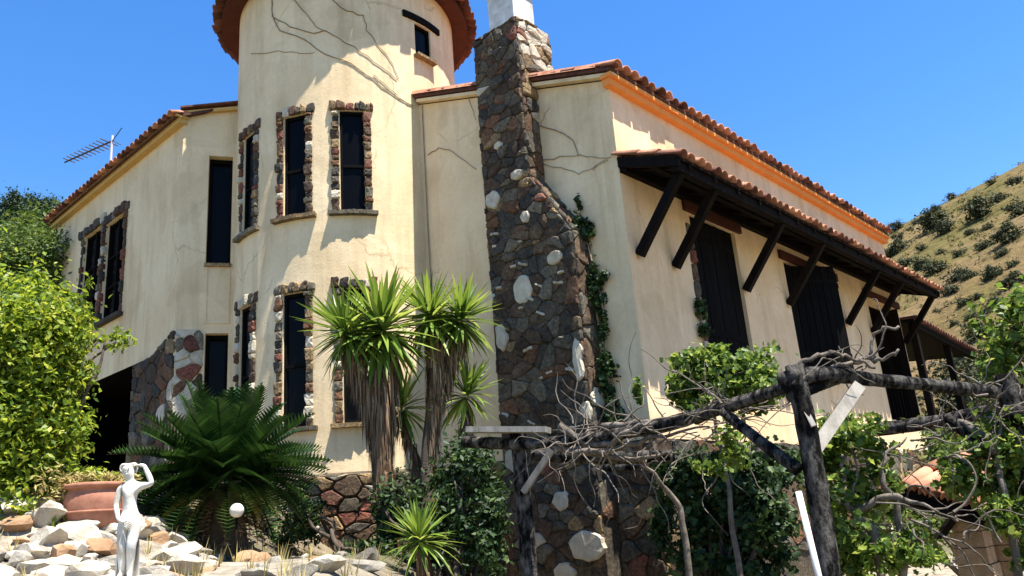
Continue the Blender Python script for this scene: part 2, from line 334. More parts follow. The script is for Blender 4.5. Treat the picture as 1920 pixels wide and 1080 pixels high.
# ------------------------------------------------------------------ wall and stone builders
def wall(name, us, vs_, holes, mp, mat, parent, top=None, depth=.28, du=.5, dv=.6):
    def brk(lo, hi, cuts, step):
        b = sorted(set([lo, hi] + [c for c in cuts if lo < c < hi])); o = []
        for a, c in zip(b[:-1], b[1:]):
            k = max(1, int(round((c - a) / step))); o += [a + (c - a) * i / k for i in range(k)]
        return o + [hi]
    U = brk(us[0], us[1], [h[0] for h in holes] + [h[1] for h in holes], du)
    W_ = brk(vs_[0], vs_[1], [h[2] for h in holes] + [h[3] for h in holes], dv)
    idx = {}; mb = MB()
    def vid(i, j):
        if (i, j) not in idx:
            u, v = U[i], W_[j]
            if top and j == len(W_) - 1: v = top(u)
            idx[i, j] = len(mb.V); mb.V.append(tuple(mp(u, v, 0)))
        return idx[i, j]
    for i in range(len(U) - 1):
        for j in range(len(W_) - 1):
            cu, cv = (U[i] + U[i+1]) / 2, (W_[j] + W_[j+1]) / 2
            if any(h[0] < cu < h[1] and h[2] < cv < h[3] for h in holes): continue
            mb.F.append((vid(i, j), vid(i+1, j), vid(i+1, j+1), vid(i, j+1)))
    for a, c, e, g in holes:
        P = [(a, e), (c, e), (c, g), (a, g)]
        for k in range(4):
            p, q = P[k], P[(k+1) % 4]
            mb.add([mp(*p, 0), mp(*q, 0), mp(*q, -depth), mp(*p, -depth)], [(0, 1, 2, 3)])
    return mb.build(name, mat, parent)
def clip_half(poly, p, n):                      # keep points with (x-p).n <= 0
    out = []
    for i in range(len(poly)):
        a, b_ = poly[i], poly[(i + 1) % len(poly)]; da, db = (a - p) @ n, (b_ - p) @ n
        if da <= 0: out.append(a)
        if (da < 0 < db) or (db < 0 < da): out.append(a + (b_ - a) * (da / (da - db)))
    return out
def voronoi(poly, sx, sy, jit=.42):
    poly = [np.array(p, float) for p in poly]; P = np.array(poly); lo, hi = P.min(0), P.max(0)
    S = []; j = 0; y = lo[1] - sy
    while y < hi[1] + sy:
        x = lo[0] - sx + (j % 2) * sx * .5
        while x < hi[0] + sx:
            if random.random() > .2: S.append((x + rnd(-jit, jit) * sx * 1.25, y + rnd(-jit, jit) * sy * 1.25))
            x += sx
        y += sy; j += 1
    S = np.array(S); cells = []; sc = np.array([1 / sx, 1 / sy])
    for i, s in enumerate(S):
        d = np.hypot(*((S - s) * sc).T); near = np.argsort(d)[1:14]; c = list(poly)
        for k in near:
            mid = (S[k] + s) / 2; n = (S[k] - s) * sc * sc; c = clip_half(c, mid, n)
            if len(c) < 3: break
        if len(c) >= 3:
            a = np.array(c); x, yy = a[:, 0], a[:, 1]; area = abs(np.dot(x, np.roll(yy, 1)) - np.dot(yy, np.roll(x, 1))) / 2
            if area > .12 * sx * sy: cells.append(a)
    return cells
def stone_poly(poly, mp, gap, h, base=-.03, au=1.0):
    poly = np.array(poly, float); c = poly.mean(0); q = []
    n = len(poly)
    for i in range(n):                          # soften corners
        a, b_, d = poly[i-1], poly[i], poly[(i+1) % n]
        e = .14; q += [b_ + (a - b_) * e * rnd(.4, 1.3), b_ + (d - b_) * e * rnd(.4, 1.3)]
        if np.hypot(*((d - b_) * np.array([au, 1.0]))) > .13:
            nn_ = np.array([-(d - b_)[1] / au, (d - b_)[0] * au]); q += [b_ + (d - b_) * rnd(.4, .6) + nn_ * rnd(-.09, .07)]
    q = np.array(q); dv = (q - c) * np.array([au, 1.0]); ln = np.hypot(dv[:, 0], dv[:, 1])[:, None] + 1e-6
    o1 = c + (q - c) * np.clip(1 - gap / ln, .3, 1); o2 = c + (q - c) * np.clip(1 - (gap + .018) / ln, .2, 1)
    tx, ty = rnd(-.06, .06), rnd(-.06, .06); k = len(q); V = []
    for p in o1: V.append(mp(p[0], p[1], base))
    for p in o1: V.append(mp(p[0], p[1], h * .55 + rnd(-.006, .006)))
    for p in o2: V.append(mp(p[0], p[1], h + (p[0]-c[0]) * tx * au + (p[1]-c[1]) * ty + rnd(-.007, .007)))
    V.append(mp(c[0], c[1], h + rnd(0, .012)))
    F = []
    for r_ in range(2):
        for i in range(k): j = (i+1) % k; F.append((r_*k+i, r_*k+j, (r_+1)*k+j, (r_+1)*k+i))
    for i in range(k): F.append((2*k+i, 2*k+(i+1) % k, 3*k))
    return V, F
def stonework(poly, mp, parent, sx, sy, weights, h=(.006, .05), gap=.006, au=1.0):
    for cell in voronoi(poly, sx, sy):
        V, F = stone_poly(cell, mp, gap, rnd(*h), au=au)
        mesh('stone', V, F, random.choices(STONES, weights)[0], parent)

# tile: local y runs up the slope, z up
def tile_mesh(mat, r0=.105, r1=.085, ln=.46, th=.016, n=8):
    V = []; F = []
    for (r, y) in ((r0, 0), (r1, ln)):
        for rr in (r, r - th):
            for j in range(n + 1): a = math.pi * j / n; V.append((rr * math.cos(a), y, rr * math.sin(a) * .9))
    k = n + 1
    for j in range(n):
        F += [(j, j+1, 2*k+j+1, 2*k+j), (k+j+1, k+j, 3*k+j, 3*k+j+1), (j+1, j, k+j, k+j+1), (2*k+j, 2*k+j+1, 3*k+j+1, 3*k+j)]
    F += [(0, 2*k, 3*k, k), (n, k+n, 3*k+n, 2*k+n)]
    return mesh_data('tile', V, F, mat, True)
TILE_ME = tile_mesh(TILE); TILE_DME = tile_mesh(TILE_D)
def put_tile(parent, o, up, side, me=None, s=1.0):
    y = norm(up); x = norm(side - y * (side @ y)); z = np.cross(x, y)
    if z[2] < 0: x = -x; z = -z
    jx = rnd(-.05, .05); y2 = norm(y + x * jx); x2 = np.cross(y2, z)
    return inst('tile', me or TILE_ME, frame(o + z * rnd(-.008, .012), x2, y2, z, (s, s, s)), parent)

# ------------------------------------------------------------------ the villa
villa = empty('villa', (C[0], C[1], 0.2), 'cream plastered two storey villa with round tower, stone chimney and tiled awning', 'house')
SL = .346
# chimney wall and long right wall
CH_L0, CH_L1, CH_LS = .70, 2.42, 1.42
wall('chimney_wall', (0, 4.36), (2.6, 8.1), [], fmap, PLASTER, villa, top=lambda u: 8.02 + SL * u, du=.7, dv=1.2)
RH = [(1.9, 3.45, 3.95, 6.3), (5.35, 7.8, 3.95, 6.15), (9.75, 11.75, 3.25, 6.1)]
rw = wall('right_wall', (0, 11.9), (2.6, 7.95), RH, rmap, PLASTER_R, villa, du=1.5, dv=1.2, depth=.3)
mb = MB()
mb.add([hp(0, 11.9, 0), hp(7, 11.9, 0), hp(7, 11.9, 10.2), hp(0, 11.9, 7.95)], [(0, 1, 2, 3)])
mb.add([hp(7, 11.9, 0), hp(7, 0, 0), hp(7, 0, 10.2), hp(7, 11.9, 10.2)], [(0, 1, 2, 3)])
mb.build('rear_wall', PLASTER, villa)
# stone plinth under both walls
pl = MB().add([hp(0, 0.02, 0), hp(4.4, .02, 0), hp(4.4, .02, 2.6), hp(0, .02, 2.6)], [(0, 1, 2, 3)])
pl.add([hp(.02, 0, 0), hp(.02, 11.9, 0), hp(.02, 11.9, 2.6), hp(.02, 0, 2.6)], [(0, 1, 2, 3)])
plinth = pl.build('plinth', MORTAR_D, villa)
WT_DARK = (4, 4.6, 2.0, 2.2, .9, .22, .7)
stonework([(-.02, .5), (CH_L0, .5), (CH_L0, 2.6), (-.02, 2.6)], fmap, plinth, .28, .21, WT_DARK)
stonework([(CH_L1, .5), (4.3, .5), (4.3, 2.6), (CH_L1, 2.6)], fmap, plinth, .42, .34, WT_DARK)
stonework([(0, .9), (9.7, .9), (9.7, 2.6), (0, 2.6)], rmap, plinth, .58, .42, WT_DARK)
stonework([(9.7, 2.0), (11.9, 2.0), (11.9, 2.6), (9.7, 2.6)], rmap, plinth, .5, .3, (1, 1, 2, 2, 4, 2, 1))
# chimney stack: mortar core and stones
off = .36
cmap = lambda u, v, d=0: hp(u, -off - d, v)
smap1 = lambda u, v, d=0: hp(CH_LS - d, u, v)     # right cheek of the shaft
smap0 = lambda u, v, d=0: hp(CH_L0 - d, u, v)     # right cheek of the base
core = MB()
prof = [(CH_L0, .2), (CH_L1, .2), (CH_L1, 9.78), (CH_LS, 9.78), (CH_LS, 6.85), (CH_L0, 5.71)]
for k in range(len(prof)):
    a, c_ = prof[k], prof[(k+1) % len(prof)]
    core.add([hp(a[0], -off, a[1]), hp(c_[0], -off, c_[1]), hp(c_[0], .5, c_[1]), hp(a[0], .5, a[1])], [(0, 1, 2, 3)])
q8 = prof + [(CH_L1, 5.71), (CH_L1, 6.85)]
core.add([hp(p[0], -off, p[1]) for p in q8], [(0, 1, 6, 5), (5, 6, 7, 4), (4, 7, 2, 3)])
core.add([hp(p[0], .5, p[1]) for p in q8], [(5, 6, 1, 0), (4, 7, 6, 5), (3, 2, 7, 4)])
chim = core.build('chimney', MORTAR_D, villa)
WT_CH = (4.5, 5.5, 1.5, 2.6, .5, .16, .4)
stonework([(CH_L0, 1.0), (CH_L1, 1.0), (CH_L1, 5.71), (CH_L0, 5.71)], cmap, chim, .25, .18, WT_CH)
stonework([(CH_L0, 5.71), (CH_L1, 5.71), (CH_L1, 6.85), (CH_LS, 6.85)], cmap, chim, .24, .17, WT_CH)
stonework([(CH_LS, 6.85), (CH_L1, 6.85), (CH_L1, 9.78), (CH_LS, 9.78)], cmap, chim, .22, .155, WT_CH)
stonework([(-off, 8.3), (.5, 8.3), (.5, 9.78), (-off, 9.78)], smap1, chim, .24, .15, (.1, .4, 1.0, 1.6, 4, 6, .5))
stonework([(-off, 6.85), (0, 6.85), (0, 8.3), (-off, 8.3)], smap1, chim, .25, .22, WT_CH)
shmap = lambda u, v, d=0: hp(CH_L0 + .72 * v, u, 5.71 + 1.14 * v) + norm(-Lv * 1.14 + Z * .72) * d
stonework([(-off, 0), (0.0, 0), (0.0, 1), (-off, 1)], shmap, chim, .22, .17, (4, 3, 1.5, 3, .5, .5, .6))
stonework([(-off, 1.6), (0, 1.6), (0, 5.71), (-off, 5.71)], smap0, chim, .25, .28, WT_CH)
# big white fieldstones and mortar slivers that stand out on the stack
for (l, z, w_, h_) in ((2.22, 6.72, .32, .36), (1.72, 5.05, .40, .44), (2.25, 4.42, .26, .50), (1.05, 5.38, .34, .24), (.80, 3.75, .20, .70), (2.15, 2.55, .46, .40),
                       (1.66, 6.95, .30, .20), (.98, 1.28, .62, .42), (2.0, 7.6, .2, .15), (1.55, 6.2, .22, .2), (1.35, 1.9, .3, .3), (2.05, 1.1, .2, .6), (1.4, .95, .4, .3)):
    n = random.randint(5, 6); ph = rnd(0, 6)
    P = [(l + w_/2 * math.cos(ph + 2*math.pi*k/n) * rnd(.85, 1.15), z + h_/2 * math.sin(ph + 2*math.pi*k/n) * rnd(.85, 1.15)) for k in range(n)]
    V, F = stone_poly(P, cmap, 0, .06, base=0); mesh('stone', V, F, STONES[5], chim)
for k in range(22):
    l, z = rnd(.9, 2.3), rnd(2.7, 6.2); w_, h_ = rnd(.08, .20), rnd(.03, .06)
    if l < .9 + (z - 5.7): continue
    a = rnd(-.2, .5); ca, sa = math.cos(a), math.sin(a)
    P = [(l + x*ca - y*sa, z + x*sa + y*ca) for x, y in ((-w_/2, -h_/2), (w_/2, -h_/2*rnd(.5, 1)), (w_/2, h_/2), (-w_/2, h_/2*rnd(.5, 1)))]
    V, F = stone_poly(P, cmap, 0, .055, base=0); mesh('stone', V, F, STONES[5], chim)
pot = MB(); pot.box(hp(1.86, .05, 10.25), Lv * .29, R * .27, Z * .37); pot.box(hp(1.86, .05, 10.66), Lv * .36, R * .34, Z * .04)
pot.build('chimney_pot', WHITEP, chim)

# right roof
rroof = MB()
RZ = 8.10
def roofz(l): return RZ + SL * (l + .26)
rroof.add([hp(-.16, -.14, roofz(-.16)), hp(-.16, 11.95, roofz(-.16)), hp(6.6, 11.95, roofz(6.6)), hp(6.6, -.14, roofz(6.6)),
           hp(-.16, -.14, roofz(-.16) - .06), hp(-.16, 11.95, roofz(-.16) - .06), hp(6.6, 11.95, roofz(6.6) - .06), hp(6.6, -.14, roofz(6.6) - .06)],
          [(0, 1, 2, 3), (7, 6, 5, 4), (0, 4, 5, 1), (1, 5, 6, 2), (2, 6, 7, 3), (3, 7, 4, 0)])
rroof = rroof.build('right_roof', TILE_D, villa)
cor = MB()                                       # stepped painted cornice under the eave
cor.box(hp(-.04, 5.93, 7.93), Lv * .07, R * 6.05, Z * .055); cor.box(hp(-.065, 5.93, 8.02), Lv * .10, R * 6.09, Z * .032)
cor.build('cornice', FASCIA, rroof)
up_r = norm(Lv + Z * SL)
nt_ = 50
for k in range(nt_):
    r_ = -.08 + k * (11.98 / (nt_ - 1)); put_tile(rroof, hp(-.235 + rnd(-.035, .03), r_ + rnd(-.02, .02), roofz(-.235) + .015), up_r, R, random.choice((TILE_ME, TILE_ME, TILE_DME)), 1.06)
for k in range(12):
    l = -.25 + k * .37; put_tile(rroof, hp(l, -.11, roofz(l) + .012), up_r, R, TILE_DME, .62)
mb = MB()
for k in range(nt_):
    r_ = -.08 + k * (11.98 / (nt_ - 1))
    a = hp(.1, r_, roofz(.1)); c_ = hp(6.6, r_, roofz(6.6)); x = R * .1; u = norm(np.cross(R, up_r)); u = u if u[2] > 0 else -u
    mb.add([a - x, a - x * .6 + u * .08, a + x * .6 + u * .08, a + x, c_ - x, c_ - x * .6 + u * .08, c_ + x * .6 + u * .08, c_ + x], [(0, 1, 5, 4), (1, 2, 6, 5), (2, 3, 7, 6), (3, 2, 1, 0)])
tag(mb.build('upper_tile_courses', TILE, rroof), kind='stuff')
mb = MB(); mb.box(hp(2.06, -.05, roofz(2.06) - .115), up_r * 2.35, R * .06, norm(np.cross(R, up_r)) * .03); mb.build('verge_board', PLASTER, rroof)

# awning over the right wall's windows
AWD, AWZ0, AWZ1 = .98, 6.72, 6.38
awn = MB()
def awz(d): return AWZ0 + (AWZ1 - AWZ0) * d / AWD
P = [rmap(r_, awz(d) + dz, d) for dz in (0, -.045) for r_, d in ((-.02, 0), (12.1, 0), (12.1, AWD), (-.02, AWD))]
awn.add(P, [(0, 1, 2, 3), (7, 6, 5, 4), (0, 4, 5, 1), (1, 5, 6, 2), (2, 6, 7, 3), (3, 7, 4, 0)])
awn = awn.build('awning', DARKWOOD_SHADE, villa)
up_a = norm(Lv * AWD + Z * (AWZ0 - AWZ1))
na = 52
for row in range(3):
    for k in range(na):
        r_ = .06 + k * (11.96 / (na - 1)); d = AWD + .07 - row * .36 + rnd(-.025, .025)
        put_tile(awn, rmap(r_, awz(d) + .018 + row * .008, d), up_a, R, random.choice((TILE_ME, TILE_ME, TILE_DME)), .98)
for r_, ln in ((0.02, .0), (12.08, .0)):
    MB().box(rmap(r_, (AWZ0 + AWZ1) / 2 - .09, AWD / 2), -Lv * AWD / 2 + Z * (AWZ1 - AWZ0) / 2, R * .035, Z * .07).build('barge_board', DARKWOOD_SHADE, awn)
MB().box(rmap(6.04, AWZ1 - .11, AWD - .10), R * 6.02, Lv * .06, Z * .075).build('edge_beam', DARKWOOD_SHADE, awn)
MB().box(rmap(6.04, AWZ0 - .16, .055), R * 6.02, Lv * .05, Z * .08).build('wall_plate', DARKWOOD_SHADE, awn)
MB().box(rmap(6.04, (AWZ0 + AWZ1) / 2 - .10, .5), R * 6.02, Lv * .045, Z * .05).build('purlin', DARKWOOD_SHADE, awn)
for k in range(17):
    r_ = .35 + k * .72; a, c_ = rmap(r_, AWZ0 - .085, .02), rmap(r_, AWZ1 - .075, AWD - .01)
    MB().box((a + c_) / 2, (c_ - a) / 2, R * .035, Z * .035).build('rafter', DARKWOOD_SHADE, awn)
for r_ in (.22, 1.19, 3.48, 5.2, 8.1, 9.6, 11.85):
    a, c_ = rmap(r_, 5.22, .03), rmap(r_, AWZ1 - .16, AWD - .12); dd = norm(c_ - a)
    mb = MB(); mb.box((a + c_) / 2, (c_ - a) / 2, R * .055, np.cross(dd, R) * .065); mb.build('bracket', DARKWOOD_SHADE, awn)

# windows and doors of the right wall: shutters made of planks
def shutters(a, c_, z0, z1, ajar):
    win = MB(); P = [rmap(a, z0, -.29), rmap(c_, z0, -.29), rmap(c_, z1, -.29), rmap(a, z1, -.29)]
    win = win.add(P, [(0, 1, 2, 3)]).build('window', GLASS, villa)
    for s in ((a + .04, c_ - .04),):
        mb = MB()
        for u in s: mb.box(rmap(u, (z0+z1)/2, -.12), R * .045, Lv * .05, Z * (z1-z0)/2)
        mb.box(rmap((a+c_)/2, z1 - .045, -.12), R * (c_-a)/2, Lv * .048, Z * .045); mb.build('frame', SHUT, win)
    half = (c_ - a) / 2 - .1
    for side in (-1, 1):
        hinge = a + .09 if side < 0 else c_ - .09; ang = rad(ajar * rnd(.7, 1.2))
        dirv = R * (-side) * math.cos(ang) - Lv * math.sin(ang) * 1.0; nrm = np.cross(dirv, Z)
        n = max(4, int(half / .16)); pw = half / n
        for k in range(n):
            c0 = rmap(hinge, (z0+z1)/2 - .02, -.06) + dirv * (k + .5) * pw
            MB().box(c0, dirv * (pw/2 - .006), nrm * (.018 + .005 * (k % 2)), Z * ((z1-z0)/2 - .07)).build('plank', SHUT, win)
        for zz in (z0 + .35, z1 - .4):
            MB().box(rmap(hinge, zz, -.06) + dirv * half/2, dirv * half/2, nrm * .032, Z * .045).build('batten', SHUT, win)
    lw = MB(); lw.box(rmap((a+c_)/2, z1 + .09, .01), R * ((c_-a)/2 + .18), Lv * .05, Z * .085); lw.build('lintel', REDWOOD, win)
    return win
w1 = shutters(*RH[0], 8); w2 = shutters(*RH[1], 28)
def jamb_stones(par, mp, u0, u1, z0, z1, wts, hh=(.13, .26), proud=(.02, .06), au=1.0, wob=.12):
    z = z0
    while z < z1 - .05:
        h = min(rnd(*hh), z1 - z); a, c_ = u0, u1; d = (u1 - u0) * wob
        P = [(a + rnd(-d, d*.3), z), (c_ - rnd(0, d*.4), z), (c_ - rnd(0, d*.4), z + h), (a + rnd(-d, d*.3), z + h)]
        V, F = stone_poly(P, mp, .008, rnd(*proud), au=au); mesh('stone', V, F, random.choices(STONES, wts)[0], par); z += h
WT_LIGHT = (1.2, 2.2, 2.0, 1.8, 1.6, 2.8, 2.0)
WT_MIX = (3, 2.4, 1.2, 2.4, .6, 1.6, 1.4)
jamb_stones(w1, rmap, 1.74, 1.9, 3.95, 6.1, (1, 1, 1, 2, 1, 3, 1), (.14, .3))
# loggia behind the third opening
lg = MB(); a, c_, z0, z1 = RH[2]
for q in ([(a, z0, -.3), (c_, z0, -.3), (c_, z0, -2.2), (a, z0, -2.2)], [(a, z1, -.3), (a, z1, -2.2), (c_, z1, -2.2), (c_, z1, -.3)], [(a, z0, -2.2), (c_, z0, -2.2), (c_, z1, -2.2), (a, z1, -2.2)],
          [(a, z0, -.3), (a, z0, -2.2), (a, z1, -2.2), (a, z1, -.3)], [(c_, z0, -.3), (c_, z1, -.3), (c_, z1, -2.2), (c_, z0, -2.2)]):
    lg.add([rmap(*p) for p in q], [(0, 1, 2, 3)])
lg = lg.build('loggia', DARKWOOD_SHADE, villa)
MB().box(rmap(c_ - .012, (z0+z1)/2, -.13), R * .011, Lv * .165, Z * (z1-z0)/2).build('dark_jamb_liner', DARKWOOD_SHADE, lg)  # added dark liner over the plaster reveal; recess shade put into its colour
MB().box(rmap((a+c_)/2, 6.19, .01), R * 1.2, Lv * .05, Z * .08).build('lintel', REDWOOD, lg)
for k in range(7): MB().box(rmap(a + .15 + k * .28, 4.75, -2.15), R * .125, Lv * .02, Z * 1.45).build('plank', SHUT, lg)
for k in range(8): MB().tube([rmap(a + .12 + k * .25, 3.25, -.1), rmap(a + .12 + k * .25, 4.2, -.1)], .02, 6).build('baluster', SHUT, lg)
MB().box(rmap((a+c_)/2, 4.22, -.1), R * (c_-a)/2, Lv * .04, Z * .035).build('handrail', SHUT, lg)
# porch roof beyond the end wall
pr = MB()
pz = lambda d: 6.05 - (d + 2.2) * .10
P = [rmap(r_, pz(d) - (r_ - 12) * .055 + dz, d) for dz in (0, -.06) for r_, d in ((11.95, -2.2), (17.6, -2.2), (17.6, .3), (11.95, .3))]
pr.add(P, [(0, 1, 2, 3), (7, 6, 5, 4), (0, 4, 5, 1), (1, 5, 6, 2), (2, 6, 7, 3), (3, 7, 4, 0)])
pr = pr.build('porch_roof', DARKWOOD_SHADE, villa)
for k in range(26):
    r_ = 12.05 + k * .22; d = .36; put_tile(pr, rmap(r_, pz(d) - (r_ - 12) * .055 + .02, d), norm(Lv + Z * .1), R, TILE_DME)
MB().box(rmap(14.8, 5.55, .22), R * 2.8 + Z * -.15, Lv * .06, Z * .07).build('edge_beam', DARKWOOD_SHADE, pr)
for r_ in (12.3, 15.1): MB().box(rmap(r_, 3.6, .15), R * .08, Lv * .08, Z * 2.1).build('post', DARKWOOD_SHADE, pr)
pw = MB(); pw.box(rmap(13.55, 2.7, -1.7), R * 1.62, Lv * .1, Z * 2.8); pw.box(rmap(13.4, 1.5, -.1), R * 1.45, Lv * .08, Z * 1.7); pw.build('porch_wall', DARKWOOD_SHADE, pr)  # dark colour stands in for the shade inside the porch

# tower
UW = [-44.5, -14.4, 12.3]; HO = 5.5
TH = [(c0 - HO, c0 + HO, 7.14, 9.13) for c0 in UW] + [(c0 - HO, c0 + HO, 3.42, 5.72) for c0 in UW] + [(46, 57, 10.62, 11.36)]
tower = wall('tower_wall', (-180, 180), (2.6, 12.25), TH, tmap, PLASTER, villa, du=4, dv=1.2, depth=.09)
tower.data.polygons.foreach_set('use_smooth', [False] * len(tower.data.polygons))
AU = math.pi / 180 * TR
for i, h in enumerate(TH):
    a, c_, z0, z1 = h
    win = MB().add([tmap(a, z0, -.075), tmap((a+c_)/2, z0, -.075), tmap(c_, z0, -.075), tmap(c_, z1, -.075), tmap((a+c_)/2, z1, -.075), tmap(a, z1, -.075)], [(0, 1, 4, 5), (1, 2, 3, 4)]).build('window', GLASS, villa)
    mb = MB(); tx = norm(tmap((a+c_)/2 + 1, 0) - tmap((a+c_)/2 - 1, 0)); nx = norm(tmap((a+c_)/2, 0, 1) - tmap((a+c_)/2, 0, 0))
    for u in (a + .5, c_ - .5): mb.box(tmap(u, (z0+z1)/2, -.055), tx * .025, nx * .018, Z * (z1-z0)/2)
    for zz in (z0 + .03, z1 - .03): mb.box(tmap((a+c_)/2, zz, -.055), tx * .19, nx * .016, Z * .03)
    if i < 6: mb.box(tmap((a+c_)/2, z0 + (z1-z0)*.45, -.055), tx * .19, nx * .014, Z * .025)
    mb.build('frame', SHUT, win)
    if i < 6:
        wt = WT_LIGHT if i not in (0, 3) else WT_MIX
        jamb_stones(win, tmap, a - 3.5, a, z0, z1, wt, (.08, .24), (.015, .075), AU, .30)
        jamb_stones(win, tmap, c_, c_ + 3.5, z0, z1, wt, (.08, .24), (.015, .075), AU, .30)
        us = [a - 4.6]
        while us[-1] < c_ + 3.4: us.append(us[-1] + rnd(2.2, 4.2))
        us[-1] = c_ + 4.4
        for u0, u1 in zip(us[:-1], us[1:]):
            V, F = stone_poly([(u0, z1), (u1, z1), (u1, z1 + rnd(.13, .22)), (u0, z1 + rnd(.13, .22))], tmap, .008, rnd(.03, .09), au=AU)
            mesh('stone', V, F, random.choices(STONES, (3, 2, 1.5, 2, 1, 2, 1.5))[0], win)
        sill = MB()
        k0 = 8
        for k in range(k0):
            u0, u1 = a - 5 + (10 + 2*HO) * k / k0, a - 5 + (10 + 2*HO) * (k+1) / k0; e0, e1 = rnd(.09, .13), rnd(.09, .13)
            sill.add([tmap(u0, z0 - .08, -.1), tmap(u1, z0 - .08, -.1), tmap(u1, z0 - .075, e1), tmap(u0, z0 - .075, e0), tmap(u0, z0, -.1), tmap(u1, z0, -.1), tmap(u1, z0 - .005, e1), tmap(u0, z0 - .005, e0)],
                     [(0, 1, 2, 3), (7, 6, 5, 4), (3, 2, 6, 7), (0, 3, 7, 4), (1, 5, 6, 2)])
        sill.build('sill', STONES[4] if i % 2 else STONES[3], win)
    else:
        lt = MB()
        for k in range(6):
            u0, u1 = 39 + 25*k/6, 39 + 25*(k+1)/6
            lt.add([tmap(u, zz, d) for u in (u0, u1) for zz in (11.40, 11.53) for d in (-.02, .05)], [(0, 1, 3, 2), (4, 6, 7, 5), (0, 4, 5, 1), (2, 3, 7, 6), (1, 5, 7, 3), (0, 2, 6, 4)])
        lt.build('lintel', DARKWOOD_SHADE, win)
        MB().box(tmap(51.5, 10.59, .03), norm(tmap(52, 0) - tmap(51, 0)) * .27, norm(tmap(51.5, 0, 1) - tmap(51.5, 0)) * .09, Z * .03).build('sill', STONES[4], win)
# tower base of rubble stone
tb = MB(); nb = 40
for k in range(nb):
    u0, u1 = -110 + 160*k/nb, -110 + 160*(k+1)/nb
    tb.add([tmap(u0, .5, .06), tmap(u1, .5, .06), tmap(u1, 2.6, .06), tmap(u0, 2.6, .06), tmap(u0, 2.64, 0), tmap(u1, 2.64, 0)], [(0, 1, 2, 3), (3, 2, 5, 4)])
tb = tb.build('tower_base', MORTAR_D, villa)
tbmap = lambda u, v, d=0: tmap(u, v, d + .06)
stonework([(-62, 1.1), (42, 1.1), (42, 2.6), (-62, 2.6)], tbmap, tb, .25 / AU, .18, (3, 2, 2.4, 3.2, 2, 1.0, 2.2), (.03, .10), .014, AU)
# tower roof
EZ, ER = 12.22, 2.64
nr = 64; trf = MB()
ring = lambda r_, z_: [TC + V3(r_*math.cos(2*math.pi*k/nr), r_*math.sin(2*math.pi*k/nr), z_) for k in range(nr)]
rings = [ring(TR - .05, EZ + .03), ring(ER, EZ - .03), ring(ER, EZ + .05), ring(.02, EZ + 1.5)]
Vr = [p for q in rings for p in q]; Fr = []
for i in range(3):
    for k in range(nr): a, b_ = i*nr+k, i*nr+(k+1) % nr; Fr.append((a, b_, b_+nr, a+nr))
trf = mesh('tower_roof', Vr, Fr, REDWOOD, villa)
for k in range(72):
    a = 2*math.pi*(k+.5)/72; u = V3(math.cos(a), math.sin(a), 0); t_ = V3(-u[1], u[0], 0)
    put_tile(trf, TC + u * (ER + .16 + rnd(-.03, .03)) + Z * (EZ + .02), norm(-u + Z * .5), t_, TILE_DME, 1.18)
mb = MB()
for k in range(84):
    a = 2*math.pi*(k+.5)/84; u = V3(math.cos(a), math.sin(a), 0); t_ = V3(-u[1], u[0], 0)
    p0 = TC + u * 2.45 + Z * (EZ + .22); p1 = TC + u * .1 + Z * (EZ + 1.5)
    mb.add([p0 - t_*.09, p0 + Z*.1, p0 + t_*.09, p1 - t_*.004, p1 + Z*.05, p1 + t_*.004], [(0, 1, 4, 3), (1, 2, 5, 4)])
tag(mb.build('upper_tile_courses', TILE, trf), kind='stuff')

# left wing
LWIN = [(2.62, 3.66, 6.55, 8.82), (3.90, 4.98, 6.60, 8.92)]
wall('left_wing_wall', (0, 6.98), (5.24, 9.82), LWIN, lmap, PLASTER, villa, du=1.2, dv=1.2)
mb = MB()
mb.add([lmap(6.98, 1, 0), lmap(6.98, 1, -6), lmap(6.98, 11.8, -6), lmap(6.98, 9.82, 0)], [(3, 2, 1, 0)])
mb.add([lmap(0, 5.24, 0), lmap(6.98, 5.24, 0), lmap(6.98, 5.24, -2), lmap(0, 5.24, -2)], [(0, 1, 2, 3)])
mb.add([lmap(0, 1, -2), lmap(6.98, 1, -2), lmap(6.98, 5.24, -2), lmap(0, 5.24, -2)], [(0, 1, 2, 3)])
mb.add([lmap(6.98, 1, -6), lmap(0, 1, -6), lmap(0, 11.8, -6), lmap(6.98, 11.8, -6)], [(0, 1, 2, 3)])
mb.build('porch_shell', DARKWOOD_SHADE, villa)  # recess under the wing; its deep shade is put into the dark colour
for (a, c_, z0, z1) in LWIN:
    win = MB().add([lmap(a, z0, -.13), lmap(c_, z0, -.13), lmap(c_, z1, -.13), lmap(a, z1, -.13)], [(0, 1, 2, 3)]).build('window', GLASS, villa)
    mb = MB()
    for u in (a + .03, (a+c_)/2, c_ - .03): mb.box(lmap(u, (z0+z1)/2, -.1), Lv * .03, R * .03, Z * (z1-z0)/2)
    for zz in (z0 + .04, z0 + .75, z0 + 1.45, z1 - .04): mb.box(lmap((a+c_)/2, zz, -.1), Lv * (c_-a)/2, R * .026, Z * .025)
    mb.build('frame', SHUT, win)
    jamb_stones(win, lmap, a - .12, a, z0 - .05, z1, WT_MIX, (.15, .3), (.02, .07))
    jamb_stones(win, lmap, c_, c_ + .12, z0 - .05, z1, WT_MIX, (.15, .3), (.02, .07))
    u = a - .2
    while u < c_ + .1:
        w_ = rnd(.16, .3); V, F = stone_poly([(u, z1), (u+w_, z1), (u+w_, z1+rnd(.16, .26)), (u, z1+rnd(.16, .26))], lmap, .008, rnd(.03, .08)); mesh('stone', V, F, random.choices(STONES, WT_MIX)[0], win); u += w_
    MB().box(lmap((a+c_)/2, z0 - .09, .02), Lv * ((c_-a)/2 + .2), R * .11, Z * .04).build('sill', STONES[0], win)
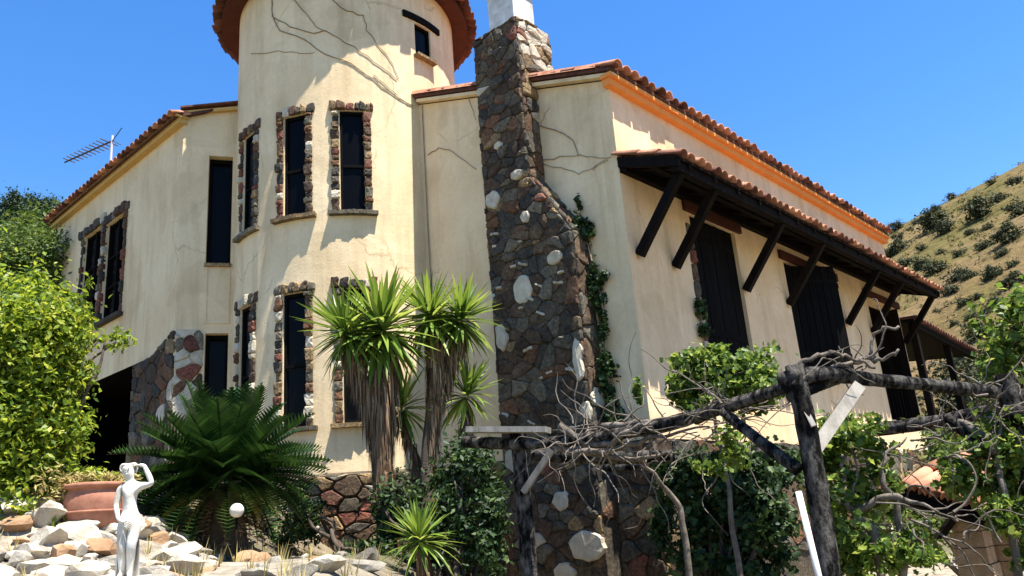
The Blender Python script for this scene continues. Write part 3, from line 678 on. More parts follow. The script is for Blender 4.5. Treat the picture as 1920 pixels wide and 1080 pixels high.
# stone pier and stone wall below the left wing
pier = MB(); pier.box(lmap(.86, 3.2, -.16), Lv * .85, R * .15, Z * 2.35)
pier = pier.build('stone_pier', MORTAR_D, villa); pier2 = MB().box(wmap(.27, 3.25, -.12), RW * .25, RWN * .1, Z * 2.33).build('stone_pier', MORTAR, villa)
MB().box(lmap(6.2, 3.0, -.2), Lv * .7, R * .18, Z * 2.3).build('porch_pier', PLASTER, villa)
stonework([(-.02, 2.2), (1.7, 2.2), (1.7, 5.22), (.9, 5.24), (-.02, 5.58)], lambda u, v, d=0: lmap(u, v, d + .005), pier, .27, .24, (3.4, 3.4, 1.4, 2.6, 1, .9, 1))
stonework([(.02, 2.2), (.52, 2.2), (.52, 5.58), (.02, 5.58)], lambda u, v, d=0: wmap(u, v, d + .005), pier2, .24, .22, (.2, .3, 1, 1.5, 2, 7, 1))
# return wall between left wing and tower
WH = [(.50, .95, 6.88, 9.16), (.54, .95, 2.2, 5.50)]
ret = wall('return_wall', (.0, 1.3), (2.0, 10.1), WH, wmap, PLASTER, villa, top=lambda u: 10.08 + .22 * u, du=.5, dv=1.2, depth=.3)
for (a, c_, z0, z1) in WH:
    win = MB().add([wmap(a, z0, -.26), wmap(c_, z0, -.26), wmap(c_, z1, -.26), wmap(a, z1, -.26)], [(0, 1, 2, 3)]).build('window', GLASS, villa)
    mb = MB()
    for u in (a + .03, c_ - .03): mb.box(wmap(u, (z0+z1)/2, -.2), RW * .03, RWN * .03, Z * (z1-z0)/2)
    mb.box(wmap((a+c_)/2, z1 - .04, -.2), RW * (c_-a)/2, RWN * .028, Z * .04); mb.build('frame', SHUT, win)
    if z0 > 5: MB().box(wmap((a+c_)/2, z0 - .035, .0), RW * ((c_-a)/2 + .02), RWN * .05, Z * .033).build('sill', STONES[4], win)
mb = MB()
for u in (.53, .94): mb.box(wmap(u, 6.25, .006), RW * .014, RWN * .012, Z * .55)
mb.box(wmap(.735, 5.70, .006), RW * .22, RWN * .0125, Z * .014); mb.build('panel_moulding', PLASTER, villa)
# left roof
rK = -2.79
def lz(d): return 10.02 + SL * d               # d = distance back from the eave line
def lroof(u, d, dz=0): return K + Lv * u + R * d + Z * (lz(d) + dz)
T_ = K + RW * 1.05
Pt = [lroof(7.1, -.2), lroof(-.05, -.2), T_ + RWN * .05 + Z * (lz((T_ - K) @ R)), lroof(-1.5, 3.2), lroof(-1.5, 6.2), lroof(7.1, 6.2)]
lr = MB().add(Pt + [p - Z * .06 for p in Pt], [(0, 1, 2, 3, 4, 5), (11, 10, 9, 8, 7, 6)] + [(k, k+6, (k+1) % 6 + 6, (k+1) % 6) for k in range(6)]).build('left_roof', TILE_D, villa)
mb = MB(); mb.box(lmap(3.5, 9.86, .05), Lv * 3.56, R * .08, Z * .055); mb.box(lmap(3.5, 9.935, .08), Lv * 3.6, R * .12, Z * .022); mb.build('cornice', OCHRE, lr)
mb = MB(); mb.box(wmap(.52, 10.14, .03), RW * .55 + Z * .10, RWN * .06, Z * .035); mb.build('verge_board', OCHRE, lr)
up_l = norm(R + Z * SL)
for k in range(33): put_tile(lr, lroof(-.02 + k * .22, -.3, .015), up_l, Lv, random.choice((TILE_ME, TILE_DME)))
mb = MB()
for k in range(33):
    u = -.02 + k * .22; a, c_ = lroof(u, .12), lroof(u, 6.2)
    mb.add([a - Lv*.1, a + Z*.1, a + Lv*.1, c_ - Lv*.1, c_ + Z*.1, c_ + Lv*.1], [(0, 1, 4, 3), (1, 2, 5, 4), (0, 2, 1)])
tag(mb.build('upper_tile_courses', TILE, lr), kind='stuff')
mb = MB(); mb.box(wmap(.50, 10.235, .06), RW * .56 + Z * .11, RWN * .10, Z * .018); mb.build('verge_tiles', TILE_D, lr)
# cable down the corner between tower and chimney wall
MB().tube([fmap(4.22, 9.45, .02), fmap(4.22, 7, .025), fmap(4.2, 5, .02), fmap(4.21, 2.7, .025)], .009, 6).build('wall_cable', CREEP, villa)

# ------------------------------------------------------------------ aerial on the left roof
ap = lroof(5.25, .55) + Z * .1; ant = empty('television_aerial', ap, 'thin television aerial on a mast above the left wing roof', 'aerial')
MB().tube([ap - Z * .3, ap + Z * 1.6], .03, 8).build('mast', METAL, ant)
bt = ap + Z * 1.45; bd = norm(Lv * .95 - R * .25 + Z * -.02)
MB().tube([bt - bd * .05, bt + bd * 1.9], .024, 6).build('boom', DARKMETAL, ant)
el = norm(np.cross(bd, Z))
for k in range(11): p = bt + bd * (.12 + k * .16); MB().tube([p - el * (.24 - .008*k), p + el * (.24 - .008*k)], .016, 5).build('element', DARKMETAL, ant)
for sgn in (1, -1): MB().tube([bt - bd * .02, bt - bd * .28 + el * .05 + Z * .30 * sgn * (1 if sgn > 0 else .6)], .012, 5).build('reflector', DARKMETAL, ant)

# ------------------------------------------------------------------ foliage builders
def leaf_arrays(P, size, up=.35, asp=.5, fold=.25, ndir=None, jit=.35):
    n = len(P); s = size * (1 + RNG.uniform(-jit, jit, n))[:, None]
    nr_ = RNG.normal(size=(n, 3)); nr_[:, 2] += up * 2
    if ndir is not None: nr_ = nr_ + ndir * 1.2
    nr_ /= np.linalg.norm(nr_, axis=1)[:, None]
    d = np.cross(nr_, RNG.normal(size=(n, 3))); d /= np.linalg.norm(d, axis=1)[:, None]
    sd_ = np.cross(nr_, d)
    if asp > .7:                                # lobed leaf
        q = lambda a, e, h: P + d*s*a + sd_*s*e*asp + nr_*s*h
        V = np.stack([q(-.42, 0, 0), q(-.30, .42, .10), q(.06, .30, .05), q(.20, .46, .12), q(.52, 0, -.08), q(.20, -.46, .12), q(.06, -.30, .05), q(-.30, -.42, .10)], 1).reshape(-1, 3)
        b_ = (np.arange(n) * 8)[:, None]
        return V, np.concatenate([b_ + np.array([t]) for t in ((0, 1, 2), (2, 3, 4), (0, 2, 4), (0, 4, 6), (4, 5, 6), (0, 6, 7))], 1).reshape(-1, 3)
    V = np.stack([P - d*s*.5, P + sd_*s*asp*.5 + nr_*s*fold*.3, P + d*s*.5, P - sd_*s*asp*.5 + nr_*s*fold*.3], 1).reshape(-1, 3)
    b_ = (np.arange(n) * 4)[:, None]
    F = np.concatenate([b_ + np.array([[0, 1, 2]]), b_ + np.array([[0, 2, 3]])], 1).reshape(-1, 3)
    return V, F
def clump_pts(c, r, nclump, nleaf, shell=.55, cr=.22, squash=1.0):
    c = np.asarray(c, float); r = np.asarray(r, float)
    d = RNG.normal(size=(nclump, 3)); d /= np.linalg.norm(d, axis=1)[:, None]
    rr = RNG.uniform(shell, 1.0, nclump)[:, None] * (1 + .18 * RNG.normal(size=(nclump, 1)))
    cc = d * rr; k = RNG.integers(0, nclump, nleaf)
    sz = RNG.uniform(.6, 1.3, nclump)[k][:, None]
    p = cc[k] + RNG.normal(size=(nleaf, 3)) * cr * sz
    return c + p * r, (p / (np.linalg.norm(p, axis=1)[:, None] + 1e-6))
def foliage(name, blobs, leaf, mat, parent, up=.35, asp=.5, cr=.22, shell=.5, loc=None, out=.5):
    Vs, Fs, k = [], [], 0
    for c, r, nc, nl in blobs:
        if asp > .7: nl = int(nl * 1.9)
        P, D = clump_pts(c, r, nc, nl, shell, cr); V, F = leaf_arrays(P, leaf, up, asp, ndir=D * out); Vs.append(V); Fs.append(F + k); k += len(V)
    o = mesh(name, np.vstack(Vs), np.vstack(Fs), mat, parent, loc=loc); o['kind'] = 'stuff'; return o
def branches(base, tips, r0, r1, wob=.1):
    mb = MB()
    for t in tips:
        P = [np.asarray(base, float)]; t = np.asarray(t, float)
        for f in (.25, .5, .75): P.append(base + (t - base) * f + V3(rnd(-wob, wob), rnd(-wob, wob), rnd(0, wob)))
        P.append(t); mb.tube(spline(P, 3), [r0, r1], 6, False)
    return mb
def bush(name, label, cat, base, blobs, leaf, mat, group=None, asp=.5, cr=.22, shell=.5, up=.35, r0=.035, extra=None, woody=BARK):
    o = empty(name, base, label, cat, group); b0 = V3(*base)
    tips = [V3(*c) + V3(rnd(-.6, .6) * r[0], rnd(-.6, .6) * r[1], rnd(-.2, .6) * r[2]) for c, r, _, _ in blobs for _ in range(4)]
    branches(b0, tips, r0, r0 * .25, .12).build('stems', woody, o, True)
    foliage('foliage', blobs, leaf, mat, o, up, asp, cr, shell); return o
def G(p): return V3(p[0], p[1], float(gz(p[0], p[1])))

# big yellow-green bush on the left
bp = at(55, 780, 8.6); g = G(bp)
bush('leafy_bush', 'tall yellow green leafy bush at the left edge beside the terracotta pot', 'bush', g - Z * .05,
     [(at(20, 620, 8.8), (.52, .5, .5), 40, 6090), (at(75, 640, 8.3), (.34, .4, .45), 34, 4350), (at(95, 720, 8.5), (.26, .35, .40), 22, 2900), (at(20, 790, 8.4), (.45, .5, .6), 30, 5220), (at(85, 800, 8.4), (.30, .4, .45), 26, 3190),
      (at(50, 900, 8.4), (.40, .5, .40), 24, 3480), (at(-40, 700, 8.5), (.5, .5, .9), 30, 4785), (at(200, 640, 8.6), (.22, .2, .07), 7, 160), (at(140, 600, 8.8), (.16, .2, .22), 9, 420), (at(70, 545, 8.9), (.12, .15, .14), 5, 150), (at(155, 560, 8.8), (.08, .1, .16), 4, 90), (at(165, 700, 8.5), (.12, .15, .14), 5, 150), (at(150, 800, 8.4), (.13, .15, .12), 5, 170), (at(110, 575, 8.7), (.10, .1, .18), 4, 120), (at(30, 565, 9.0), (.42, .4, .2), 20, 2030)], .066, LEAF_BUSH, cr=.27, shell=.45)
# trees on the bank behind the left wing
for (px, py, d, rx_, rz_, mat_, lab) in ((78, 450, 31, 1.2, 1.1, LEAF_TREE, 'bright green round tree just left of the left wing roof edge'), (25, 485, 34, 1.5, 1.2, LEAF_TREE, 'broad green tree on the bank at the left picture edge'),
        (20, 410, 44, .8, 1.2, LEAF_PINE, 'dark pine poking up at the far left skyline'), (68, 408, 46, 1.0, 1.2, LEAF_PINE, 'dark pine below the television aerial boom'), (112, 402, 48, .7, 1.0, LEAF_PINE, 'slim dark pine left of the aerial mast')):
    c = at(px, py, d); g = G(c); t = empty('background_tree', g, lab, 'tree', 'trees on the bank behind the left wing')
    mb = MB(); mb.tube(spline([g - Z * .3, (g + c) / 2 + V3(.1, 0, 0), c], 4), [.22, .07], 8, False)
    for _ in range(6): mb.tube([c - Z * rz_ * .5, c + V3(rnd(-.7, .7) * rx_, rnd(-.7, .7) * rx_, rnd(-.2, .7) * rz_)], [.06, .02], 5, False)
    mb.build('trunk', BARK, t, True)
    foliage('crown', [(c, (rx_, rx_, rz_), 46, 4200), (c - Z * rz_ * .9, (rx_ * 1.1, rx_ * 1.1, rz_ * .8), 34, 2600)], .20 if mat_ is LEAF_TREE else .16, mat_, t, cr=.2)
for (px, py, d, lab) in ((45, 480, 24, 'dense olive green shrub on the bank, largest beside the left wing'), (95, 500, 22, 'dense green shrub against the left wing end wall'), (5, 500, 23, 'dense green shrub at the left edge above the yellow bush')):
    c = at(px, py, d); g = G(c); c[2] = max(c[2], g[2] + .5)
    bush('bank_shrub', lab, 'shrub', g, [(c, (.95, .95, .85), 40, 4200), (c - Z * .9, (1.0, 1.0, .8), 34, 2600)], .11, LEAF_TREE, 'shrubs on the bank behind the left wing', cr=.2)

# shrubs dotted on the right hillside
SHR = []
for k in range(5):
    P, D = clump_pts((0, 0, .42), (.62, .62, .5), 30, 1100, .45, .22); V, F = leaf_arrays(P, .13, .4, .6, ndir=D * .6); SHR.append(mesh_data('hill_shrub_foliage', V, F, LEAF_SCRUB))
def hill_at(px, py):
    d0 = norm(M @ np.array([px - 960, py - 540, FPX])); lo = 30.0
    for k in range(700):
        p = EYE + d0 * (lo + k * .4); q = p - HA; t = q[:2] @ hd[:2]; s = q[:2] @ hnrm[:2]
        if p[2] < hill_pt(np.array([t]), np.array([s]))[0, 2]: return p
    return None
spots = [(1838, 408, 26), (1750, 430, 30), (1772, 436, 18), (1910, 405, 20), (1893, 452, 24), (1845, 467, 14), (1755, 512, 20), (1728, 505, 16), (1795, 525, 18), (1815, 522, 14), (1862, 520, 18), (1785, 550, 14), (1808, 572, 12), (1838, 637, 26), (1905, 535, 22), (1868, 575, 18), (1850, 590, 14),
         (1680, 432, 14), (1685, 452, 12), (1690, 470, 16), (1672, 480, 14), (1784, 374, 10), (1755, 395, 9), (1718, 420, 8), (1888, 320, 10), (1860, 345, 8), (1905, 345, 12), (1870, 380, 12), (1880, 375, 10), (1905, 600, 20), (1880, 480, 12), (1820, 440, 10), (1800, 480, 12), (1730, 470, 10), (1765, 475, 9), (1835, 560, 12), (1820, 600, 12), (1790, 610, 10), (1760, 585, 9), (1850, 430, 10), (1900, 500, 12), (1700, 500, 14), (1720, 535, 12), (1775, 650, 16), (1800, 690, 20), (1840, 700, 20)]
WHERE = {0: 'large dark round shrub high on the hillside below the skyline', 1: 'large dark shrub on the hillside nearest the far roof corner', 13: 'big dark shrub low on the hillside right of the porch roof', 4: 'dark shrub at the right picture edge halfway up the hillside'}
for i, (px, py, r_) in enumerate(spots):
    p = hill_at(px, py)
    if p is None: continue
    d = np.linalg.norm(p - EYE); s = r_ / FPX * d / .62
    t = empty('hill_shrub', p - Z * .2, WHERE.get(i, ('tiny' if r_ < 11 else 'small' if r_ < 15 else 'medium') + ' dark shrub ' + ('on the hill skyline' if py < 400 else 'on the upper hillside' if py < 480 else 'halfway down the hillside' if py < 560 else 'low on the hillside') + (' close to the roof corner' if px < 1735 else ' above the porch roof' if px < 1815 else ' in the open middle' if px < 1875 else ' at the right picture edge')), 'shrub', 'shrubs dotted on the right hillside')
    o = bpy.data.objects.new('foliage', SHR[i % 5]); link(o, t); o['kind'] = 'stuff'; o.scale = (s, s, s * rnd(.8, 1.05)); o.rotation_euler.z = rnd(0, 6)
Vs, Fs, k = [], [], 0
for _ in range(2600):
    t, s = rnd(-60, 130), rnd(1, 130); p = hill_pt(np.array([t]), np.array([float(s)]))[0]; r_ = rnd(.3, 1.1) * rnd(.6, 1)
    P, D = clump_pts(p + Z * r_ * .2, (r_, r_, r_ * .5), 6, 22, .4, .3); V, F = leaf_arrays(P, r_ * .42, .5, .6, ndir=D * .5); Vs.append(V); Fs.append(F + k); k += len(V)
o = mesh('hillside_scrub', np.vstack(Vs), np.vstack(Fs), leafmat('leaf_low_scrub', (.05, .055, .016), (.12, .11, .035), (.19, .15, .07), .2, .8)); tag(o, 'low scrub and tussocks covering the dry hillside', 'scrub', kind='stuff')

# ------------------------------------------------------------------ yuccas
def yucca_leaf(ln, wd, droop, twist):
    V = []; n = 5
    for i in range(n + 1):
        t = i / n; y = ln * (t - .12 * droop * t * t); z = -ln * droop * t * t * .6
        w_ = wd * (.55 + 1.1 * t if t < .35 else .95 * (1 - ((t - .35) / .65) ** 1.8) + .02)
        a = twist * t
        for sx in (-1, 0, 1): V.append((sx * w_ * .5 * math.cos(a), y, z + (abs(sx) * w_ * .16) + sx * w_ * .5 * math.sin(a)))
    F = []
    for i in range(n):
        for s in (0, 1): a = i * 3 + s; F.append((a, a+1, a+4, a+3))
    return V, F
YL = [mesh_data('yucca_leaf', *yucca_leaf(.64, .062, dr, tw), LEAF_YUC) for dr, tw in ((.02, .1), (.12, -.2), (.25, .3), (.45, .2), (.08, -.3), (.6, -.2))]
def leaf_head(parent, c, s, n, axis=(0, 0, 1), spread=1.25, low=2.0, name='leaf', meshes=YL):
    ax_ = norm(axis); a1 = norm(np.cross(ax_, (.3, 1, .1))); a2 = np.cross(ax_, a1)
    for i in range(n):
        f = (i + .5) / n; th = .12 + (low - .12) * f ** .85 + rnd(-.12, .12); ph = i * 2.39996 + rnd(-.2, .2)
        rad_ = math.cos(ph) * a1 + math.sin(ph) * a2; y = norm(ax_ * math.cos(th) + rad_ * math.sin(th)); z = norm(ax_ * math.sin(th) - rad_ * math.cos(th)); x = np.cross(y, z)
        o_ = np.asarray(c) + ax_ * (.16 * s * (.5 - f)) + rad_ * .02
        me = meshes[random.choice((0, 1, 4)) if th < 1.1 else random.choice((2, 3, 1, 5))]
        k = s * rnd(.8, 1.15) * (1 if th > .4 else .85); inst(name, me, frame(o_, x, y, z, (k, k, k)), parent)
def skirt(parent, path, rads, n, ln, name='dead_leaf_skirt', wd=.017):
    path = spline(path, 6); rr = np.interp(np.linspace(0, 1, len(path)), np.linspace(0, 1, len(rads)), rads); V = []; F = []
    for _ in range(n):
        f = random.random(); i = f * (len(path) - 1); i0 = int(i); i1 = min(i0 + 1, len(path) - 1); p = path[i0] + (path[i1] - path[i0]) * (i - i0); r_ = np.interp(i, range(len(rr)), rr) * rnd(.55, 1.1)
        a = rnd(0, 6.283); u = V3(math.cos(a), math.sin(a), 0); t_ = V3(-u[1], u[0], 0) * wd * rnd(.4, 1.0); l = ln * rnd(.5, 1.2); sp = rnd(.0, .16)
        q0 = p + u * r_ * .35; q1 = p + u * r_ + Z * rnd(-.06, .06) - Z * l * .35; q2 = p + u * (r_ * (1 + sp)) + t_ * rnd(-2, 2) - Z * l; k = len(V)
        V += [q0 - t_, q0 + t_, q1 + t_, q1 - t_, q2]; F += [(k, k+1, k+2, k+3), (k+3, k+2, k+4)]
    o = mesh(name, V, F, LEAF_DEAD, parent); o['kind'] = 'stuff'; return o
# left clump
b0 = G(at(725, 1010, 10.3)); yA = empty('yucca', b0, 'tall yucca with thick brown dead leaf skirt in front of the tower', 'yucca', 'yuccas in front of the house')
tA = [b0 - Z * .2, at(722, 900, 10.4), at(712, 760, 10.45), at(712, 630, 10.5)]; tA2 = [at(708, 760, 10.45), at(680, 690, 10.4), at(655, 640, 10.35)]
MB().tube(spline(tA, 5), [.14, .09, .06], 8).tube(spline(tA2, 4), [.07, .05], 8).build('trunk', BARK, yA, True)
leaf_head(yA, at(716, 622, 10.5), 1.28, 190, (.05, -.1, 1), low=2.35); leaf_head(yA, at(650, 625, 10.35), 1.0, 120, (-.35, -.1, 1), low=2.4)
skirt(yA, tA[1:] , [.11, .14, .24, .22], 2200, .62); skirt(yA, tA2, [.15, .16, .13], 600, .5); skirt(yA, [b0, at(722, 900, 10.4)], [.12, .11], 400, .5)
b0 = G(at(800, 960, 10.7)); yB = empty('yucca', b0, 'tall two headed yucca with slim dead leaf skirt beside the chimney', 'yucca', 'yuccas in front of the house')
tB = [b0 - Z * .2, at(802, 860, 10.8), at(812, 740, 10.8), at(815, 610, 10.8)]; tB2 = [at(818, 740, 10.8), at(845, 660, 10.9), at(862, 610, 10.9)]
MB().tube(spline(tB, 5), [.12, .08, .05], 8).tube(spline(tB2, 4), [.06, .04], 8).build('trunk', BARK, yB, True)
leaf_head(yB, at(808, 595, 10.8), 1.0, 130, (-.15, 0, 1), low=2.4); leaf_head(yB, at(862, 600, 10.9), 1.0, 130, (.3, 0, 1), low=2.4)
skirt(yB, tB[1:], [.07, .10, .15], 1300, .5); skirt(yB, tB2, [.14, .13], 420, .42); skirt(yB, [b0, at(802, 860, 10.8)], [.1, .1], 320, .4)
b0 = G(at(860, 960, 11.0)); yC = empty('yucca', b0, 'lower dark yucca heads half hidden between the two tall yuccas and chimney', 'yucca', 'yuccas in front of the house')
MB().tube(spline([b0 - Z * .2, at(868, 870, 11), at(872, 770, 11)], 4), [.07, .05], 8).tube(spline([b0, at(780, 860, 11), at(752, 780, 11)], 4), [.06, .04], 8).build('trunk', BARK, yC, True)
leaf_head(yC, at(874, 742, 11), .9, 70, (.3, 0, 1), low=2.3); leaf_head(yC, at(755, 765, 11), .9, 70, (-.1, 0, 1), low=2.4)
skirt(yC, [at(868, 870, 11), at(872, 770, 11)], [.08, .12], 120, .35); skirt(yC, [at(780, 860, 11), at(752, 780, 11)], [.08, .12], 120, .35)
b0 = G(at(795, 1100, 8.8)); b0[2] = min(b0[2], 1.0); yD = empty('yucca', b0, 'small low yucca rosette at the bottom in front of the tall ones', 'yucca', 'yuccas in front of the house')
MB().tube(spline([b0 - Z * .1, at(800, 1090, 8.8), at(790, 1018, 8.8)], 4), [.06, .04], 8).build('trunk', BARK, yD, True)
leaf_head(yD, at(788, 1012, 8.8), .70, 90, (-.1, -.1, 1), low=2.0); skirt(yD, [at(800, 1090, 8.8), at(790, 1030, 8.8)], [.06, .09], 160, .3)

# ------------------------------------------------------------------ cycad
def frond_mesh(ln, arch, mat, nl=26, wl_=.22):
    V = []; F = []; pts = []
    for i in range(nl + 1):
        t = i / nl; pts.append((0, ln * (t - arch * .22 * t * t), ln * (.10 * t - arch * .5 * t * t)))
    for i in range(nl):
        p = np.array(pts[i]); q = np.array(pts[i+1]); k = len(V); V += [p + (-.008, 0, 0), p + (.008, 0, 0), q + (.008, 0, 0), q + (-.008, 0, 0)]; F.append((k, k+1, k+2, k+3))
        t = i / nl; l = wl_ * (math.sin(math.pi * min(1, .12 + t * .9)) ** .6)
        if t < .08: continue
        for s in (-1, 1):
            k = len(V); d = np.array([s * .80, .55, .30]) * l; w_ = np.array([0, .034, 0]); V += [p - w_ * .3, p + w_ * 1.1, p + d]; F.append((k, k+1, k+2) if s > 0 else (k, k+2, k+1))
    return mesh_data('frond', V, F, mat)
FR = [frond_mesh(1.0, a, LEAF_CYC) for a in (.15, .35, .6, .85)]; FRY = [frond_mesh(1.0, a, LEAF_CYCY) for a in (.6, .9)]; FRD = [frond_mesh(1.0, a, LEAF_DEAD, 16, .10) for a in (1.1, 1.4)]
cc = at(420, 905, 9.3); gC = G(cc); cyc = empty('cycad', gC, 'large dark green cycad with feathery fronds on a shaggy trunk', 'cycad')
tr = MB(); tr.tube(spline([gC - Z * .2, gC + Z * .25, cc - Z * .05], 6), [.30, .24, .16], 12, True, .12); tr.build('trunk', BARK, cyc)
for i in range(110):
    f = (i + .5) / 110; th = .12 + 1.72 * f ** .72 + rnd(-.1, .1); ph = i * 2.39996 + rnd(-.2, .2)
    rv = V3(math.cos(ph), math.sin(ph), 0); y = norm(Z * math.cos(th) + rv * math.sin(th)); z = norm(Z * math.sin(th) - rv * math.cos(th)); x = np.cross(y, z); k = rnd(1.0, 1.28)
    me = FR[min(3, int(th / 1.7 * 3.4))]
    inst('frond', me, frame(cc + rv * .08, x, y, z, (k, k, k)), cyc)
for i in range(16):
    ph = rnd(-2.9, -.2); th = rnd(1.6, 1.95); rv = V3(math.cos(ph), math.sin(ph), 0); y = norm(Z * math.cos(th) + rv * math.sin(th)); z = norm(Z * math.sin(th) - rv * math.cos(th)); k = rnd(.6, .95)
    inst('yellowing_frond', random.choice(FRY), frame(cc + rv * .08 - Z * .08, np.cross(y, z), y, z, (k, k, k)), cyc)
for i in range(46):
    ph = rnd(0, 6.28); th = rnd(2.0, 2.6); rv = V3(math.cos(ph), math.sin(ph), 0); y = norm(Z * math.cos(th) + rv * math.sin(th)); z = norm(Z * math.sin(th) - rv * math.cos(th)); k = rnd(.55, .95)
    inst('dead_frond', random.choice(FRD), frame(cc + rv * .1 - Z * .12, np.cross(y, z), y, z, (k, k, k)), cyc)

# ------------------------------------------------------------------ dark shrubs in front of the plinth
bush('dark_shrub', 'dark glossy leaved shrub between the yuccas and the first pergola post', 'shrub', G(at(860, 1050, 9.6)),
     [(at(880, 900, 10.0), (.42, .5, .45), 30, 2600), (at(830, 1000, 9.8), (.45, .5, .4), 28, 2400), (at(900, 1000, 9.6), (.3, .4, .5), 24, 1800), (at(740, 960, 10.2), (.4, .4, .4), 20, 1300)], .085, LEAF_DARK, cr=.2)
bush('dark_shrub', 'low dark shrub on the bank under the tower base stones', 'shrub', G(at(650, 1060, 10.2)),
     [(at(690, 1050, 10), (.4, .4, .25), 20, 1200), (at(570, 960, 10.6), (.22, .3, .3), 14, 800)], .075, LEAF_DARK, cr=.22)

bush('dark_shrub', 'low dark ground cover behind the cycad below the lower tower windows', 'shrub', G(at(480, 1000, 11.6)),
     [(at(330, 960, 11.4), (.6, .4, .22), 20, 1100), (at(450, 950, 11.8), (.7, .4, .3), 24, 1400), (at(560, 1000, 11.4), (.4, .4, .2), 16, 800), (at(250, 920, 10.6), (.4, .4, .22), 16, 800)], .075, LEAF_DARK, cr=.22)

# ------------------------------------------------------------------ bare creepers on the walls
def on_tower(px, py, d=.012):
    dr = M @ np.array([px - 960, py - 540, FPX]); A = dr[0]**2 + dr[1]**2; tc = TC[:2]; B = -2 * (dr[:2] @ tc); c_ = tc @ tc - (TR + d)**2; D = max(0, B*B - 4*A*c_)
    return EYE + dr * (-B - math.sqrt(D)) / (2 * A)
def on_front(px, py, d=.015):
    dr = M @ np.array([px - 960, py - 540, FPX]); p0 = C - R * d; return EYE + dr * (((p0 - EYE) @ R) / (dr @ R))
def creeper(label, paths, fn, base):
    o = empty('bare_creeper', base, label, 'creeper', 'bare creepers on the villa walls'); mb = MB()
    for r0, r1, P in paths: 
        Q = []
        for a, b_ in zip(P[:-1], P[1:]):
            for t in (0, .33, .66): Q.append((a[0] + (b_[0]-a[0])*t + rnd(-2, 2), a[1] + (b_[1]-a[1])*t + rnd(-2, 2)))
        Q.append(P[-1]); mb.tube([fn(*q) for q in Q], [r0 * .75, r1 * .75], 5, False)
    mb.build('stems', CREEP, o, True)
creeper('bare brown creeper stems fanning across the upper tower wall', [(.017, .009, [(508, -5), (510, 30), (525, 55), (570, 75), (610, 100), (660, 120), (700, 150), (745, 185), (775, 198)]),
    (.014, .008, [(510, 30), (545, 52), (590, 62), (610, 58), (650, 80), (690, 105), (720, 130), (745, 150)]), (.014, .008, [(545, -5), (575, 25), (590, 50), (615, 60)]), (.014, .007, [(620, -5), (650, 20), (682, 30), (688, 55), (715, 90), (735, 120), (748, 148)]),
    (.009, .006, [(470, 100), (520, 96), (560, 100), (590, 98)]), (.009, .005, [(700, 140), (730, 168), (760, 190), (775, 203)])], on_tower, tmap(0, 2.6))
creeper('thin bare creeper on the wall between tower and chimney', [(.011, .007, [(802, 290), (822, 278), (850, 285), (875, 305), (893, 318)]), (.009, .005, [(878, 180), (885, 200), (893, 225)])], on_front, fmap(3, 2.6))
creeper('bare creeper twigs on the wall right of the chimney', [(.015, .006, [(985, 205), (1010, 235), (1050, 245), (1075, 265), (1085, 290), (1110, 295), (1145, 295)]), (.013, .006, [(1000, 300), (1030, 300), (1060, 292), (1090, 290)]), (.009, .005, [(1005, 305), (1050, 315), (1085, 325), (1110, 315), (1140, 300)]), (.007, .004, [(1110, 320), (1125, 305), (1145, 292)]), (.007, .004, [(1015, 235), (1020, 215), (1030, 200)])], on_front, fmap(.6, 2.6))
# ivy on the chimney's right edge
iv = empty('ivy', fmap(.55, 2.7), 'green ivy climbing the right edge of the stone chimney', 'ivy')
ip = [fmap(.48, 2.8, .05), fmap(.58, 3.6, .06), fmap(.52, 4.4, .06), fmap(.60, 5.2, .08), fmap(.72, 5.9, .08), fmap(.75, 6.2, .06)]
MB().tube(spline(ip, 5), [.022, .010], 6, False).build('stem', CREEP, iv, True)
foliage('foliage', [(fmap(.55, 3.55, .1), (.13, .12, .28), 12, 210), (fmap(.60, 4.85, .1), (.11, .12, .36), 12, 210), (fmap(.72, 5.72, .1), (.14, .12, .30), 12, 260), (fmap(.56, 4.2, .08), (.08, .1, .3), 8, 70), (fmap(.40, 5.0, .06), (.12, .08, .06), 4, 24), (fmap(.5, 3.0, .1), (.14, .1, .25), 8, 80), (fmap(.76, 6.2, .06), (.05, .05, .12), 3, 24)], .075, LEAF_DARK, iv, asp=.8, cr=.3)
iv = empty('ivy', rmap(1.8, 2.7), 'few ivy sprigs on the wall left of the first shuttered window', 'ivy')
MB().tube(spline([rmap(1.75, 2.7, .03), rmap(1.68, 3.6, .04), rmap(1.74, 4.7, .04)], 5), [.015, .007], 6, False).build('stem', CREEP, iv, True)
foliage('foliage', [(rmap(1.70, 4.65, .08), (.1, .1, .16), 6, 60), (rmap(1.68, 4.25, .08), (.1, .1, .1), 5, 50)], .08, LEAF_DARK, iv, asp=.8, cr=.3)

# ------------------------------------------------------------------ pergola
per = empty('pergola', G(at(1495, 1080, 6.2)), 'weathered rough log pergola with diagonal braces before the house', 'pergola')
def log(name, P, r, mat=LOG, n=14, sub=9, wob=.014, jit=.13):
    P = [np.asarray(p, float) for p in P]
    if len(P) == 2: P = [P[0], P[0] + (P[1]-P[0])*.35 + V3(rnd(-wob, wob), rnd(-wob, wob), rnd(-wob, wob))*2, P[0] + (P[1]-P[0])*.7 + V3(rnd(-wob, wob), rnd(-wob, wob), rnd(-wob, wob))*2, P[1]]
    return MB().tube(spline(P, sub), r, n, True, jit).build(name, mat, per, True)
def foot(p): q = G(p); q[2] -= .2; return q
p1 = at(1490, 690, 6.2); p0 = at(968, 805, 8.7); p2 = at(1885, 712, 8.3)
log('post', [foot(p1), p1 + Z * .02], [.078, .072]); log('post', [foot(p0), p0 + Z * .0], [.09, .075]); log('post', [foot(p2), p2 + Z * .05], [.105, .09])
